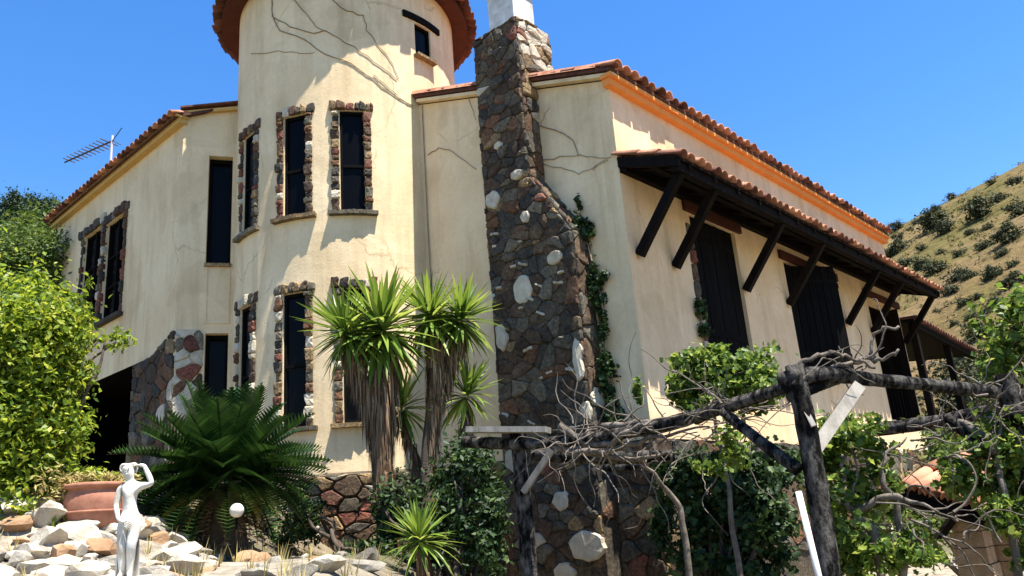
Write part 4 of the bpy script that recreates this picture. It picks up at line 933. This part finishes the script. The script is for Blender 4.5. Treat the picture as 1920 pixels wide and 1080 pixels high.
pb1 = at(1300, 860, 10.2); pb2 = at(1385, 880, 10.6); log('post', [foot(pb1), pb1], [.10, .08]); log('post', [foot(pb2), pb2], [.13, .10])
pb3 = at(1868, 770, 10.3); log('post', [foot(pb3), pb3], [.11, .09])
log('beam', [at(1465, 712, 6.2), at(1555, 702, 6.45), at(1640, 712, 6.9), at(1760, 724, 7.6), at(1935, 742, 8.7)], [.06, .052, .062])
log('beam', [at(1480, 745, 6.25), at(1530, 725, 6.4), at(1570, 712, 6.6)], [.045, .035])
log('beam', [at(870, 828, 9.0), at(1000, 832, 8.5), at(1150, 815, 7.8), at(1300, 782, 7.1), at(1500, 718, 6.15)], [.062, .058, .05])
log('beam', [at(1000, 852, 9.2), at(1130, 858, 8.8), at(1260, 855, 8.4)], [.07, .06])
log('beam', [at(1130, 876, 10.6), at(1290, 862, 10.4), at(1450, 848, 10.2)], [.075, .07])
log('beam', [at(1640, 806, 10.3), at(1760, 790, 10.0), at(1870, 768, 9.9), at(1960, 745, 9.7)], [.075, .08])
def plank(name, a, b_, wv, hw, ht, mat=PLANKW):
    a, b_ = np.asarray(a), np.asarray(b_); d = norm(b_ - a); s = norm(np.cross(d, wv)); u = np.cross(s, d)
    return MB().box((a + b_)/2, (b_ - a)/2, s * hw, u * ht).build(name, mat, per)
plank('plank', at(880, 806, 8.75), at(1028, 806, 8.45), Z, .10, .03)
plank('brace', at(982, 922, 8.6), at(1036, 842, 8.35), V3(0, -1, .3), .03, .03)
plank('brace', at(1515, 862, 6.2), at(1608, 726, 6.6), V3(0, -1, .2), .045, .05)
plank('brace', at(1525, 800, 6.15), at(1490, 735, 6.2), V3(0, -1, .2), .018, .02)
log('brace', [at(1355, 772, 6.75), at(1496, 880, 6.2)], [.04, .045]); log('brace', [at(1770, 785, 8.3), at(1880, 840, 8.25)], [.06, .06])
wp = empty('white_pole', G(at(1537, 1090, 5.95)), 'thin white pole leaning on the front pergola post', 'pole')
MB().tube([G(at(1560, 1180, 5.9)), at(1535, 1080, 5.95), at(1497, 922, 6.05)], .022, 10).build('rod', WHITEP, wp, True)

# ------------------------------------------------------------------ vines
def twig_path(p, d, n, step, wob, grav):
    P = [np.asarray(p, float)]; d = norm(d)
    for _ in range(n):
        d = norm(d + V3(rnd(-wob, wob), rnd(-wob, wob), rnd(-wob, wob)) - Z * grav); P.append(P[-1] + d * step)
    return spline(P, 3)
def vine(label, base, trunk, twigs, blobs, leaf=.1, mat=LEAF_VINE, rt=(.036, .007)):
    o = empty('grape_vine', base, label, 'vine', 'vines growing over the pergola'); mb = MB()
    for t in trunk:
        q = spline(t, 5); q[1:-1] += RNG.normal(size=(len(q) - 2, 3)) * .013; mb.tube(spline(q, 2), [rt[0], rt[0] * .7, rt[1]], 7, True, .14)
    mb.build('trunk', DRYSTEM, o, True); mb = MB()
    for (c, n, spread, ln, grav) in twigs:
        for _ in range(n):
            p = np.asarray(c) + V3(rnd(-1, 1)*spread[0], rnd(-1, 1)*spread[1], rnd(-1, 1)*spread[2])
            mb.tube(twig_path(p, (rnd(-1, 1), rnd(-1, 1), rnd(-.4, .8)), random.randint(4, 9), ln * rnd(.6, 1.4), .55, grav), [rnd(.005, .012), .0025], 5, False)
    mb.build('twigs', DRYSTEM, o, True)
    if blobs: foliage('foliage', blobs, leaf * .76, mat, o, asp=.85, cr=.24, up=.3)
    return o
g1 = G(at(1290, 1080, 8.0))
vine('tangle of bare dry vine stems on the beam left of the front post', g1, [[g1, at(1280, 980, 8), at(1230, 900, 7.9), at(1180, 840, 7.7)], [at(1050, 800, 8.2), at(1120, 835, 7.9), at(1200, 800, 7.5), at(1300, 790, 7.1), at(1440, 735, 6.4)], [at(1080, 850, 8.0), at(1200, 830, 7.6), at(1330, 800, 7.0)], [at(1040, 835, 8.3), at(1180, 860, 7.8), at(1270, 850, 7.6)], [at(1100, 815, 8.0), at(1210, 815, 7.6), at(1330, 775, 6.95), at(1470, 720, 6.3)], [at(1130, 800, 7.9), at(1240, 790, 7.5), at(1350, 790, 7.0)]],
     [(at(1160, 828, 7.7), 16, (.6, .4, .10), .11, .04), (at(1060, 835, 8.1), 8, (.3, .3, .08), .10, .1), (at(1270, 808, 7.35), 24, (.5, .4, .10), .10, .03), (at(1140, 870, 7.7), 10, (.5, .3, .05), .11, .28), (at(1150, 790, 7.7), 7, (.4, .2, .05), .12, -.12), (at(1380, 770, 6.85), 22, (.4, .25, .08), .09, .0), (at(1280, 870, 8.0), 12, (.5, .3, .05), .10, .1)],
     [(at(1350, 855, 7.6), (.3, .3, .22), 12, 160)], .085)
g2 = G(at(1380, 1080, 9.0))
vine('bright green vine bush in front of the first shuttered window', g2, [[g2, at(1370, 950, 9), at(1340, 800, 9.2), at(1340, 700, 9.2)]], [(at(1330, 740, 9.2), 16, (.4, .3, .2), .08, .0)],
     [(at(1340, 690, 9.2), (.42, .35, .24), 26, 1200), (at(1300, 740, 9.2), (.24, .3, .22), 14, 520), (at(1395, 735, 9.0), (.36, .3, .2), 18, 800), (at(1440, 720, 8.8), (.22, .2, .18), 9, 260), (at(1195, 740, 9.6), (.08, .1, .18), 4, 60)], .095)
g3 = G(at(1640, 1080, 7.0))
vine('leafy vine with grey trunk right of the front pergola post', g3, [[g3, at(1640, 1020, 7), at(1600, 960, 7), at(1580, 890, 7), at(1600, 800, 7.1)], [g3, at(1690, 1000, 7), at(1650, 880, 7), at(1700, 820, 7.1)], [at(1600, 960, 7), at(1680, 930, 6.9), at(1760, 960, 6.8)]],
     [(at(1700, 900, 7), 15, (.4, .25, .3), .10, .05), (at(1640, 980, 7), 14, (.35, .25, .2), .08, .08), (at(1780, 1000, 7), 9, (.3, .25, .2), .08, .1)],
     [(at(1600, 840, 7.2), (.26, .25, .24), 18, 480), (at(1560, 910, 7.2), (.22, .25, .28), 14, 380), (at(1640, 900, 7.1), (.2, .2, .22), 10, 190), (at(1590, 1010, 7), (.24, .25, .3), 16, 420), (at(1680, 1040, 6.9), (.3, .25, .16), 12, 240)], .085)
g4 = G(at(1890, 1080, 8.0))
vine('leafy vine over the right hand pergola post and stone pillar', g4, [[g4, at(1890, 950, 8), at(1870, 850, 8.1), at(1885, 760, 8.2)], [at(1870, 850, 8.1), at(1800, 790, 8.3), at(1700, 800, 8.6)]], [(at(1880, 760, 8.2), 26, (.25, .2, .22), .07, .05), (at(1800, 830, 8.2), 10, (.4, .2, .2), .08, .08), (at(1900, 900, 8), 14, (.2, .2, .4), .08, .1)],
     [(at(1860, 880, 8.3), (.34, .3, .24), 22, 620), (at(1800, 890, 8.4), (.2, .2, .14), 10, 200), (at(1905, 830, 8.3), (.2, .3, .22), 12, 300), (at(1900, 980, 8.0), (.2, .2, .3), 12, 260)], .09)
g5 = G(at(1640, 1080, 9.0))
vine('bare pale vine branch standing above the front pergola post', at(1560, 705, 6.6), [[at(1545, 700, 6.5), at(1590, 682, 6.6), at(1625, 670, 6.7), at(1640, 625, 6.7), at(1685, 612, 6.7)], [at(1500, 685, 6.35), at(1540, 664, 6.4), at(1590, 668, 6.5), at(1640, 690, 6.7)], [at(1625, 670, 6.7), at(1660, 672, 6.7), at(1685, 655, 6.7)]], [(at(1590, 685, 6.6), 10, (.25, .12, .04), .06, .0)], None, rt=(.02, .010))
bush('dark_creeper', 'dark green creeper mass hanging under the pergola between the posts', 'creeper', G(at(1340, 1080, 9.8)), [(at(1390, 900, 9.8), (.35, .4, .30), 24, 900), (at(1290, 905, 9.9), (.3, .3, .3), 20, 650), (at(1440, 970, 9.5), (.25, .3, .35), 16, 500), (at(1250, 1000, 9.9), (.16, .3, .4), 10, 240), (at(1290, 1060, 9.4), (.2, .2, .15), 8, 160), (at(1340, 1000, 9.9), (.4, .3, .45), 24, 800), (at(1450, 880, 10.5), (.35, .3, .3), 18, 500), (at(1420, 1060, 9.6), (.4, .3, .25), 18, 500)], .085, LEAF_DARK, cr=.24, asp=.8)
bush('bright_sapling', 'bright green sapling leaves at the right picture edge below the hill', 'sapling', G(at(1905, 900, 10.5)), [(at(1905, 640, 10.5), (.36, .4, .5), 26, 900), (at(1890, 715, 10.4), (.3, .3, .24), 16, 400), (at(1925, 590, 10.5), (.25, .3, .3), 12, 340)], .1, LEAF_VINE, asp=.6)
bush('grey_bush', 'grey green bush beyond the porch below the hillside', 'bush', G(at(1830, 740, 30)), [(at(1830, 700, 30), (1.3, 1.2, .9), 34, 1800), (at(1780, 760, 30), (1.0, 1.0, .8), 24, 1200), (at(1850, 770, 28), (1.3, 1.2, 1.2), 30, 1500)], .17, LEAF_SCRUB)
bush('garden_shrub', 'shrub mass behind the small tiled lean-to roof', 'shrub', G(at(1800, 1000, 14)), [(at(1790, 850, 14), (.7, .6, .5), 28, 1300), (at(1880, 930, 12), (.7, .6, .6), 28, 1300), (at(1700, 980, 12), (.6, .6, .6), 24, 1100)], .11, LEAF_TREE)

# ------------------------------------------------------------------ small tiled lean-to on stone pillars, lower right
gp = G(at(1820, 1080, 9.2)); sh = empty('garden_lean_to', gp, 'small tiled lean-to roof on orange stone pillars at lower right', 'lean-to')
STP = simple('orange_stone_pillar', (.30, .16, .075), (.56, .36, .20), 7, .9, 1.0, .03)
ra, rb, rc, rd_ = at(1690, 890, 9.9), at(1850, 945, 9.0), at(1770, 955, 8.3), at(1700, 905, 8.9)
ea = at(1695, 918, 9.3); eb = at(1848, 958, 8.7); upv = norm(np.cross(norm(eb - ea), Z)); upv = upv if upv[1] > 0 else -upv; upv = norm(upv + Z * .38)
dk = MB(); q = [ea, eb, eb + upv * .85, ea + upv * .85]; dk.add(q + [p - Z * .05 for p in q], [(0, 1, 2, 3), (7, 6, 5, 4), (0, 4, 5, 1), (1, 5, 6, 2), (2, 6, 7, 3), (3, 7, 4, 0)]); dk = dk.build('roof', DARKWOOD_SHADE, sh)
nn = 7; ev = eb - ea
for row in range(2):
    for k in range(nn): put_tile(dk, ea + ev * (k + .5) / nn - upv * .05 + upv * .40 * row + Z * (.03 + row * .01), upv, ev, TILE_ME, 1.0)
MB().tube([ea - Z * .1 - ev * .05, eb - Z * .1 + ev * .08], .06, 8).build('beam', DARKWOOD_SHADE, sh)
for px, py, d, hw in ((1812, 965, 9.0, .135), (1862, 962, 9.3, .11)):
    t = at(px, py, d); f = G(t); f[2] -= .1; mb = MB(); nz = 9
    for k in range(nz):
        z0, z1 = f[2] + (t[2]-f[2])*k/nz, f[2] + (t[2]-f[2])*(k+1)/nz; e = rnd(-.012, .012); mb.box(V3(t[0]+e, t[1]+rnd(-.01, .01), (z0+z1)/2), R * (hw + rnd(-.01, .015)), Lv * (hw + rnd(-.01, .015)), Z * ((z1-z0)/2 - .004))
    mb.build('pillar', STP, sh)
t = at(1790, 1000, 8.9); MB().box((at(1795, 960, 8.8) + at(1760, 1010, 8.9))/2, (at(1795, 960, 8.8) - at(1760, 1010, 8.9))/2, V3(.04, 0, 0), V3(0, .04, 0)).build('brace', DARKWOOD_SHADE, sh)

# ------------------------------------------------------------------ pot, rocks, globe
pp = at(178, 962, 8.0); pp[2] = G(pp)[2] - .05; potr = empty('terracotta_pot', pp, 'big round terracotta pot with dry plants left of the white statue', 'pot')
V, F = lathe([(.02, 0), (.22, 0), (.27, .05), (.295, .17), (.30, .26), (.29, .34), (.26, .38), (.27, .40), (.31, .405), (.315, .44), (.29, .45), (.26, .44), (.25, .39)], pp, 36)
mesh('pot_body', [pp + (V3(*v) - pp) * .84 for v in V], F, POT, potr, True)
V, F = lathe([(.290, .150), (.306, .155), (.306, .175), (.292, .18)], pp, 36); mesh('pot_band', [pp + (V3(*v) - pp) * .84 for v in V], F, POT, potr, True)
V, F = lathe([(.001, .41), (.15, .405), (.262, .39)], pp, 24); mesh('soil', [pp + (V3(*v) - pp) * .84 for v in V], F, SOIL, potr, True)
foliage('dry_plant', [(pp + V3(0, 0, .40), (.22, .22, .07), 14, 420), (pp + V3(-.3, -.15, .3), (.14, .16, .24), 10, 200)], .07, LEAF_DRY, potr, asp=.3, cr=.3)
foliage('green_sprigs', [(pp + V3(-.05, 0, .44), (.18, .18, .08), 8, 120), (pp + V3(-.36, -.2, .05), (.16, .12, .10), 8, 160)], .06, LEAF_BUSH, potr, asp=.5, cr=.3)
def rock_data(seed):
    rs = np.random.default_rng(seed); import bmesh
    bm = bmesh.new(); bmesh.ops.create_icosphere(bm, subdivisions=2, radius=1.0)
    pl_ = [(norm(rs.normal(size=3)), rs.uniform(.35, .75)) for _ in range(10)]
    for v in bm.verts:
        c = np.array(v.co)
        for n_, d_ in pl_:
            e = c @ n_ - d_
            if e > 0: c = c - n_ * e
        v.co = Vector(c * (1 + .02 * rs.normal()))
    V = [v.co[:] for v in bm.verts]; F = [tuple(v.index for v in f.verts) for f in bm.faces]; bm.free(); return V, F
ROCKD = [rock_data(s) for s in range(10)]
ROCKM = {}
def rock(p, s, mat, label, group, sink=.35, rot=None):
    k = random.randrange(10); key = (k, mat.name)
    if key not in ROCKM: ROCKM[key] = mesh_data('rock', *ROCKD[k], mat)
    o = bpy.data.objects.new('rock', ROCKM[key]); link(o, None, (p[0], p[1], p[2] + s[2] * (1 - 2 * sink) * .5))
    o.scale = s; o.rotation_euler = (rnd(-.25, .25), rnd(-.25, .25), rnd(0, 6.28)) if rot is None else rot
    tag(o, label, 'rock', group)
RG = 'rocks of the rubble bank'
ar_list = [(25, 1058, 6.0, .24, 2, 'large orange brown rock at the bottom left picture corner'), (20, 1015, 6.6, .22, 0, 'pale boulder at the left edge above the orange rock'), (175, 1060, 5.75, .40, 0, 'broad flat white slab rock just left of the statue'), (85, 1000, 7.2, .22, 0, 'tilted pale slab rock in the middle of the rubble'), (195, 985, 6.8, .22, 0, 'chunky pale rock beside the statue waist')]
def rword(mt_, s): return ('small ' if s < .09 else 'middling ' if s < .13 else 'chunky ') + {'limestone_pale': 'pale', 'limestone_grey': 'grey', 'limestone_rust': 'rust brown'}[mt_.name] + ' rock '
def rlab(mt_, s, px, d):
    where = ('under the yellow green bush' if px < 90 else 'in front of the terracotta pot' if px < 205 else 'behind the white statue' if px < 270 else 'between statue and cycad')
    return rword(mt_, s) + ('at the front of the rubble ' if d < 6.6 else 'amid the rubble ' if d < 7.9 else 'high on the rubble ') + where
def rlab2(mt_, s, px, d):
    return rword(mt_, s) + ('on the ground left of the cycad trunk' if px < 420 else 'on the ground right of the cycad trunk' if px < 570 else 'below the tower base stones') + (', nearest the viewer' if d < 7.8 else ', farther back')
for px, py, d, s, mi_, lab in ar_list:
    p = at(px, py, d); g = G(p); p[2] = g[2]; rock(p, (s, s * .8, s * .55), ROCKS[mi_], lab, None, .3)
for k in range(260):
    px, d = rnd(-60, 330), rnd(5.3, 9.0); p = G(at(px, 1000, d)); s = rnd(.055, .185); mt_ = random.choices(ROCKS, (5, 2, 1.4))[0]
    rock(p, (s * rnd(.9, 1.5), s, s * rnd(.55, .9)), mt_, rlab(mt_, s, px, d), RG)
for k in range(46):
    px, d = rnd(330, 700), rnd(6.4, 10.5); p = G(at(px, 1050, d)); s = rnd(.06, .20); mt_ = random.choices(ROCKS, (2, 4, 1.4))[0]
    rock(p, (s * rnd(.9, 1.5), s, s * rnd(.55, .9)), mt_, rlab2(mt_, s, px, d), 'rocks under the cycad')
gb = at(444, 957, 8.3); gl = empty('white_ball', G(gb), 'small white ball on a stub in front of the cycad trunk', 'ball')  # plain white garden ball, gives no light
MB().tube([G(gb) - Z * .05, gb - Z * .05], .012, 10).build('stub', DARKWOOD_SHADE, gl, True)
V, F = lathe([(.001, -.066), (.03, -.06), (.05, -.044), (.063, -.02), (.066, 0), (.063, .02), (.05, .044), (.03, .06), (.001, .066)], gb, 20); mesh('ball', V, F, STATUE, gl, True)
# dry grass on the bank
Vs, Fs, k = [], [], 0
for _ in range(160):
    px, d = rnd(-80, 760), rnd(5.2, 12); p = G(at(px, 1040, d)); n = 7
    for j in range(n):
        a = rnd(0, 6.28); h = rnd(.06, .2); u = V3(math.cos(a), math.sin(a), 0); q = p + u * rnd(0, .05); t_ = V3(-u[1], u[0], 0) * .006
        Vs += [q - t_, q + t_, q + u * h * .4 + Z * h]; Fs.append((k, k+1, k+2)); k += 3
tag(mesh('dry_grass', np.array(Vs), np.array(Fs), LEAF_DRY), 'short dry grass between the rocks on the bank', 'grass', kind='stuff')

# ------------------------------------------------------------------ statue
sp = at(236, 1086, 5.2); st = empty('statue', sp - Z * .12, 'white nude statue with one arm raised to its head, standing among rocks', 'statue')
S = .645
rt_, fwv = norm(V3(math.cos(.15), math.sin(.15) * 1, 0)), None
fwv = V3(rt_[1], -rt_[0], 0)                    # statue faces the viewer
def sv(x, z, y=0): return sp + rt_ * (x * S) + Z * (z * S) + fwv * (y * S)
J = {}; ED = []; RD = []
def jv(n, p, r, link_=None):
    J[n] = len(RD); RD.append((p, r))
    if link_: ED.append((J[link_], J[n]))
jv('pelvis', sv(.01, .50), (.082*S, .065*S)); jv('waist', sv(0, .60), (.062*S, .050*S), 'pelvis'); jv('chest', sv(-.01, .71), (.080*S, .062*S), 'waist'); jv('collar', sv(-.008, .785), (.055*S, .045*S), 'chest')
jv('neck', sv(-.012, .83), (.028*S, .028*S), 'collar'); jv('head0', sv(-.022, .875, .01), (.042*S, .05*S), 'neck'); jv('head1', sv(-.035, .93, .005), (.054*S, .058*S), 'head0'); jv('hair', sv(-.045, .962, -.01), (.05*S, .046*S), 'head1')
jv('hipL', sv(-.045, .45), (.065*S, .065*S), 'pelvis'); jv('kneeL', sv(-.04, .26, .02), (.042*S, .042*S), 'hipL'); jv('calfL', sv(-.042, .17, -.005), (.038*S, .04*S), 'kneeL'); jv('ankL', sv(-.035, .05), (.024*S, .024*S), 'calfL'); jv('toeL', sv(-.045, .018, .07), (.024*S, .014*S), 'ankL')
jv('hipR', sv(.055, .45, .01), (.065*S, .065*S), 'pelvis'); jv('kneeR', sv(.045, .27, .06), (.042*S, .042*S), 'hipR'); jv('calfR', sv(.035, .18, .02), (.036*S, .038*S), 'kneeR'); jv('ankR', sv(.03, .05, .01), (.024*S, .024*S), 'calfR'); jv('toeR', sv(.05, .018, .08), (.024*S, .014*S), 'ankR')
jv('shR', sv(.075, .775), (.036*S, .036*S), 'collar'); jv('elR', sv(.185, .79, .03), (.028*S, .028*S), 'shR'); jv('foR', sv(.145, .875, .02), (.024*S, .024*S), 'elR'); jv('wrR', sv(.10, .955, 0), (.018*S, .018*S), 'foR'); jv('haR', sv(.055, .965, -.01), (.024*S, .016*S), 'wrR')
jv('shL', sv(-.092, .765), (.036*S, .036*S), 'collar'); jv('elL', sv(-.115, .62, .01), (.027*S, .027*S), 'shL'); jv('wrL', sv(-.07, .50, .07), (.018*S, .018*S), 'elL'); jv('haL', sv(-.015, .465, .085), (.024*S, .014*S), 'wrL')
me = bpy.data.meshes.new('body'); me.from_pydata([tuple(p - WLOC[st.name]) for p, _ in RD], ED, []); me.materials.append(STATUE)
body = bpy.data.objects.new('body', me); link(body, st)
sk = body.modifiers.new('skin', 'SKIN'); sk.use_smooth_shade = True
for i, (_, r_) in enumerate(RD): me.skin_vertices[0].data[i].radius = r_
me.skin_vertices[0].data[0].use_root = True
sub = body.modifiers.new('sub', 'SUBSURF'); sub.levels = 2; sub.render_levels = 2
def fingers(base, d, s_, n=5):
    for k in range(n):
        o_ = base + s_ * (k - 2) * .011 * S; q = norm(d + s_ * (k - 2) * .12); l = (.035, .05, .055, .05, .04)[k] * S
        MB().tube([o_, o_ + q * l * .55, o_ + q * l - Z * .008 * S], [.008*S, .0055*S], 6).build('finger', STATUE, body, True)
fingers(sv(.045, .965, -.01), norm(sv(-.02, .955, -.01) - sv(.045, .965, -.01)), fwv); fingers(sv(-.01, .462, .085), norm(rt_ * .9 - Z * .4), Z)
hb = MB(); hv = sv(-.035, .928, .0)
for (x, z, y, r_) in ((0, .0, .062, .011), (0, -.022, .058, .009), (-.02, .012, .054, .008), (.02, .012, .054, .008), (0, -.04, .05, .013)):
    V, F = lathe([(.001, -r_), (r_*.7, -r_*.7), (r_, 0), (r_*.7, r_*.7), (.001, r_)], (0, 0, 0), 8)
    hb.add([hv + (rt_*(v[0]+x) + Z*(v[2]+z) + fwv*(v[1]+y)) * S for v in V], F)
hb.build('face', STATUE, body, True)
hr = MB()
for k in range(26):
    a = rnd(0, 6.28); u = rt_*math.cos(a) + fwv*math.sin(a)*(.9); p = hv + Z*.045*S - fwv*.015*S
    hr.tube(spline([p, p + u*.055*S + Z*.005*S, p + u*.072*S - Z*.03*S, p + u*.062*S - Z*rnd(.05, .075)*S], 3), [.012*S, .006*S], 5, True) if math.sin(a) < .35 else None
hr.build('hair', STATUE, body, True)
dr = MB()                                       # drapery falling behind the legs
nd = 14; V = []; F = []
for j in range(7):
    z = .44 - j * .073
    for k in range(nd + 1):
        a = math.pi * (.02 + .96 * k / nd); rr = .075 + .012 * math.sin(k * 2.4 + j * .5) + .004 * j; V.append(sv(math.cos(a) * rr + .005, z, -math.sin(a) * rr * .8 - .005 + .02))
for j in range(6):
    for k in range(nd): a = j*(nd+1)+k; F.append((a, a+1, a+nd+2, a+nd+1))
mesh('drapery', V, F, STATUE, st, True)
V, F = lathe([(.001, -.14), (.15, -.14), (.15, -.10), (.125, -.08), (.12, -.02), (.135, -.01), (.135, .012), (.001, .012)], sp, 24); mesh('plinth', V, F, STATUE, st)
